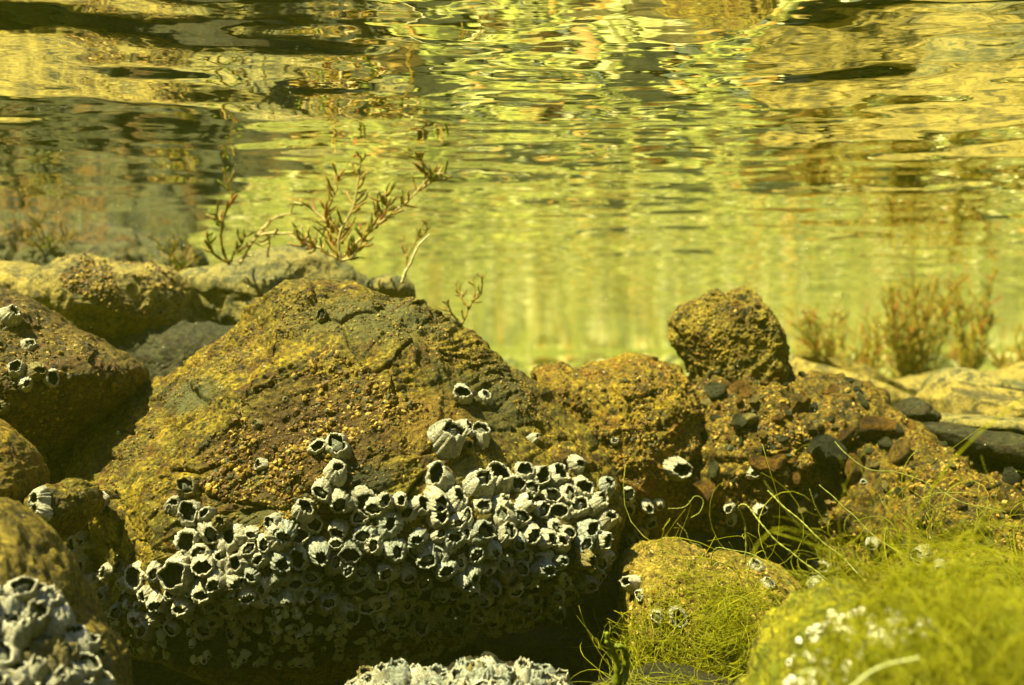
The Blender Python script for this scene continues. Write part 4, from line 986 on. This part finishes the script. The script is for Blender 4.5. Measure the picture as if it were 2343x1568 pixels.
W_gold = simplemat('weed_gold', (0.46, 0.36, 0.035), (0.28, 0.21, 0.018), 200, 0.5, 0.0003, transl=0.3)
WF = [W_gold, W_gold, W_brown, W_brown, W_green, W_red, W_brown]
def bushy(label, x0, x1, y0, y1, Y, n, seed, nb=9, mats=WF, bl=40):
    r = random.Random(seed); st = []
    for k_ in range(n):
        bx_ = r.uniform(0.35, 0.65) * (x1 - x0) + x0; tx = r.uniform(x0, x1); ty = y0 + (y1 - y0) * 0.55 * r.random() ** 1.5
        st.append([(bx_, y1), ((bx_ * .6 + tx * .4) + r.uniform(-12, 12), y1 * .6 + ty * .4), (bx_ * .2 + tx * .8 + r.uniform(-8, 8), y1 * .25 + ty * .75), (tx, ty)])
    return weed(label, ((x0 + x1) / 2, y1), Y, st, nb=nb, bl=bl, seed=seed, stemmat=W_gold if mats is WF else W_brown, mats=mats, r0=0.0010 * Y / 0.95, spread=0.05, subparts=False, bw=1.2)
bushy('leftmost far seaweed tuft standing right of the upright rock', 1825, 1960, 690, 885, 1.10, 22, 11, nb=12)
bushy('broad golden seaweed bush in the middle of the far right group', 1995, 2175, 630, 915, 1.14, 44, 12, nb=13)
bushy('tall dark seaweed with long upright stalks at the right of the far group', 2160, 2280, 610, 880, 1.20, 20, 13, nb=11)
bushy('sparse seaweed at the right frame edge behind the slabs', 2260, 2400, 740, 905, 1.05, 12, 14, nb=8)
bushy('thin curved seaweed between the tuft and the broad bush', 1945, 2030, 730, 905, 1.10, 12, 15, nb=9)
bushy('rusty brown seaweed growing on the far rock at the left edge', -60, 60, 505, 600, 0.76, 12, 16, mats=[W_brown, W_brown, W_brown, W_red])
bushy('brown seaweed right of the rusty one on the far left rock', 60, 180, 515, 600, 0.78, 10, 17, mats=[W_brown, W_green, W_brown])
bushy('low green seaweed in front of the far rock, left of the dark upright one', 330, 480, 540, 625, 0.74, 9, 18, mats=[W_green, W_brown], bl=26)

# long pale green threads
TH = simplemat('algae_thread', (0.30, 0.31, 0.07), (0.20, 0.22, 0.03), 300, 0.5, 0.0002, transl=0.2)
def thread(label, pts, Y, r0=0.00024, dy=0.0, mat=TH, name='algae_thread'):
    Ys = np.linspace(Y, Y + dy, len(pts))
    p = np.array([P(x_, y_, yy) for (x_, y_), yy in zip(pts, Ys)]); sp = spline(p, 14 * len(pts)); sp = sp + 0.0011 * np.stack([perlin(sp * 90), perlin(sp * 90 + 7), perlin(sp * 90 + 15)], -1)
    c = sp[0].copy(); v, q_, t_ = tube_geo(sp - c, r0 * (1 + 0.3 * np.sin(np.arange(len(sp)) * 1.3)), 6)
    o = mkobj(name, mesh_from(name, v, quads=q_, tris=t_, mats=[mat]), loc=c.tolist()); tag(o, label, 'algae thread')
thread('long pale thread sweeping right from the rust stone across the gravelly slope', [(1910, 1010), (1935, 1040), (1990, 1075), (2060, 1085), (2130, 1108), (2200, 1150), (2290, 1170)], 0.44, dy=-0.03)
thread('beaded thread running from the dark rubble down to the slope barnacles', [(1757, 1120), (1780, 1150), (1830, 1190), (1870, 1230), (1930, 1280), (1960, 1310)], 0.44, 0.0004, -0.03)
thread('straight thread above the green algae tangle', [(1875, 1110), (1930, 1160), (1990, 1220), (2050, 1258), (2110, 1290)], 0.43, dy=-0.03)
thread('looping thread hanging at the right of the black hollow', [(1705, 1290), (1706, 1230), (1697, 1180), (1690, 1162), (1702, 1156), (1725, 1175), (1745, 1205), (1790, 1250), (1840, 1290), (1900, 1330)], 0.42, 0.00045, -0.03)
thread('arched thread standing on top of the lumpy yellow rock', [(1630, 1300), (1628, 1270), (1640, 1255), (1680, 1258), (1730, 1275), (1780, 1310), (1830, 1360)], 0.40, dy=-0.02)
thread('small low loop of thread on the lumpy yellow rock', [(1632, 1300), (1645, 1290), (1670, 1298), (1685, 1312)], 0.395)
thread('dim curled thread on the left of the black hollow', [(1530, 1165), (1565, 1160), (1590, 1135), (1610, 1145), (1600, 1170), (1580, 1185)], 0.45)
thread('dim squiggly thread hanging deep in the black hollow', [(1550, 1195), (1570, 1215), (1580, 1240), (1600, 1250), (1606, 1275)], 0.45)
thread('short horizontal thread over the gravelly slope near the right edge', [(2110, 1140), (2170, 1125), (2230, 1135), (2300, 1175)], 0.43)
thread('white thread lying flat between the lumpy rock and the bright corner rock', [(1790, 1385), (1850, 1377), (1920, 1375), (1975, 1380)], 0.30, 0.0003)
W_white = simplemat('calcareous_tube', (0.46, 0.47, 0.20), (0.34, 0.36, 0.12), 600)
thread('thick pale curved worm tube lying across the algae at the bottom right', [(1930, 1580), (1985, 1540), (2040, 1515), (2100, 1508)], 0.20, 0.00034, mat=W_white, name='worm_tube')
thread('blurred pale worm tube at the bottom edge left of the thick one', [(1825, 1545), (1860, 1532), (1890, 1545), (1915, 1580)], 0.20, 0.00024, mat=W_white, name='worm_tube')
weed('forked yellowish seaweed stump rising from the bottom edge', (1415, 1575), 0.33,
     [[(1410, 1590), (1408, 1530), (1400, 1480), (1385, 1455), (1382, 1435)], [(1422, 1590), (1430, 1520), (1425, 1475), (1405, 1460)]], nb=2, bl=18, seed=21, stemmat=W_green, mats=[W_green], r0=0.0016)

# green filament tangle (uncountable)
M_fil = simplemat('green_filament', (0.46, 0.43, 0.010), (0.24, 0.26, 0.006), 200, 0.45, 0.0001, transl=0.35)
def tangle(name, label, rks, poly, n, l0, l1, seed, rad=0.00013, bias=(0, 0, 0), lift=0.4):
    r = np.random.default_rng(seed); gs = []
    src = [(rk, np.where(inpoly(rk['px'][:, 0], rk['px'][:, 1], poly))[0]) for rk in rks]; src = [s for s in src if len(s[1])]
    tot = np.array([len(s[1]) for s in src], float); tot /= tot.sum()
    pk = []
    for _ in range(n):
        rk, ok = src[r.choice(len(src), p=tot)]; i = r.choice(ok); pk.append((rk['v'][i], rk['nb'][i]))
    P0 = np.array([a_ for a_, b_ in pk]); sc = 28.0
    F1 = np.stack([perlin(P0 * sc), perlin(P0 * sc + 31), perlin(P0 * sc + 62)], -1)
    F2 = np.stack([perlin(P0 * sc * .8 + 90), perlin(P0 * sc * .8 + 121), perlin(P0 * sc * .8 + 150)], -1)
    for k_ in range(n):
        p, nn = pk[k_]; p = p.copy(); nn = nn.copy()
        L = l0 * (l1 / l0) ** (r.random() ** 1.3); m = 10
        d_ = nn * lift + F1[k_] * 1.3 + r.normal(0, 0.33, 3) + np.array(bias); d_ /= np.linalg.norm(d_)
        curl = F2[k_] * 0.9 + r.normal(0, 0.16, 3); pp = [p]
        for j in range(m):
            d_ = d_ + np.cross(curl, d_) + r.normal(0, 0.06, 3) + np.array(bias) * 0.08; d_ /= np.linalg.norm(d_)
            if j < 3 and d_ @ nn < 0.0: d_ = d_ + nn * 0.5
            pp.append(pp[-1] + d_ * L / m)
        gs.append(tube_geo(np.array(pp), rad * r.uniform(0.6, 1.5), 3))
    v, q_, t_ = join(gs)
    o = mkobj(name, mesh_from(name, v, quads=q_, tris=t_, mats=[M_fil])); tag(o, label, 'algae', kind='stuff')
tangle('filamentous_algae', 'soft green thread algae covering the bottom right corner rock', [CR], [(1840, 1400), (2450, 1330), (2450, 1640), (1960, 1640), (1880, 1500)], 3000, 0.012, 0.055, 61, bias=(-0.25, 0.0, 0.2), rad=0.00007, lift=0.25)
tangle('filamentous_algae', 'green thread algae fringing the foot of the gravelly slope', [HEAP2], [(1780, 1270), (2000, 1220), (2500, 1180), (2500, 1500), (1850, 1460)], 1700, 0.015, 0.06, 62, bias=(-0.25, -0.2, 0.1), rad=0.00012)
tangle('filamentous_algae', 'thin green thread algae over the lumpy yellow rock and the bottom gap', [LM, R('dark green rock at the bottom')], [(1480, 1330), (1850, 1330), (1850, 1620), (1380, 1620), (1400, 1520)], 1900, 0.012, 0.045, 63, bias=(-0.2, 0, 0.1), rad=0.00010)

tangle('filamentous_algae', 'long sparse green filaments drifting up over the gravelly slope and the lumpy rock', [HEAP2, CR, LM], [(1640, 1280), (1900, 1180), (2300, 1150), (2450, 1400), (2000, 1480), (1700, 1420)], 90, 0.05, 0.12, 64, bias=(-0.35, -0.15, 0.25), rad=0.00017)
# drifting specks in the water
r = np.random.default_rng(91); vs, fs = [], []; off = 0
oc = np.array([(1, 0, 0), (-1, 0, 0), (0, 1, 0), (0, -1, 0), (0, 0, 1), (0, 0, -1)], float)
of = np.array([(0, 2, 4), (2, 1, 4), (1, 3, 4), (3, 0, 4), (2, 0, 5), (1, 2, 5), (3, 1, 5), (0, 3, 5)])
for k in range(420):
    Yy = 0.22 + 0.8 * r.random(); p = P(r.uniform(0, FW), r.uniform(0, 1500), Yy)
    if p[2] > SURF - 0.004 or p[2] < -0.2: continue
    s = r.uniform(0.00012, 0.0003) * (Yy / 0.4)
    vs.append(oc * s * r.uniform(0.5, 1.5, 3) + p); fs.append(of + off); off += 6
o = mkobj('drifting_specks', mesh_from('drifting_specks', np.concatenate(vs), tris=np.concatenate(fs), mats=[simplemat('speck', (0.75, 0.75, 0.55), (0.6, 0.6, 0.4), 500)]))
tag(o, 'tiny pale particles drifting in the turbid water', 'particles', kind='stuff')
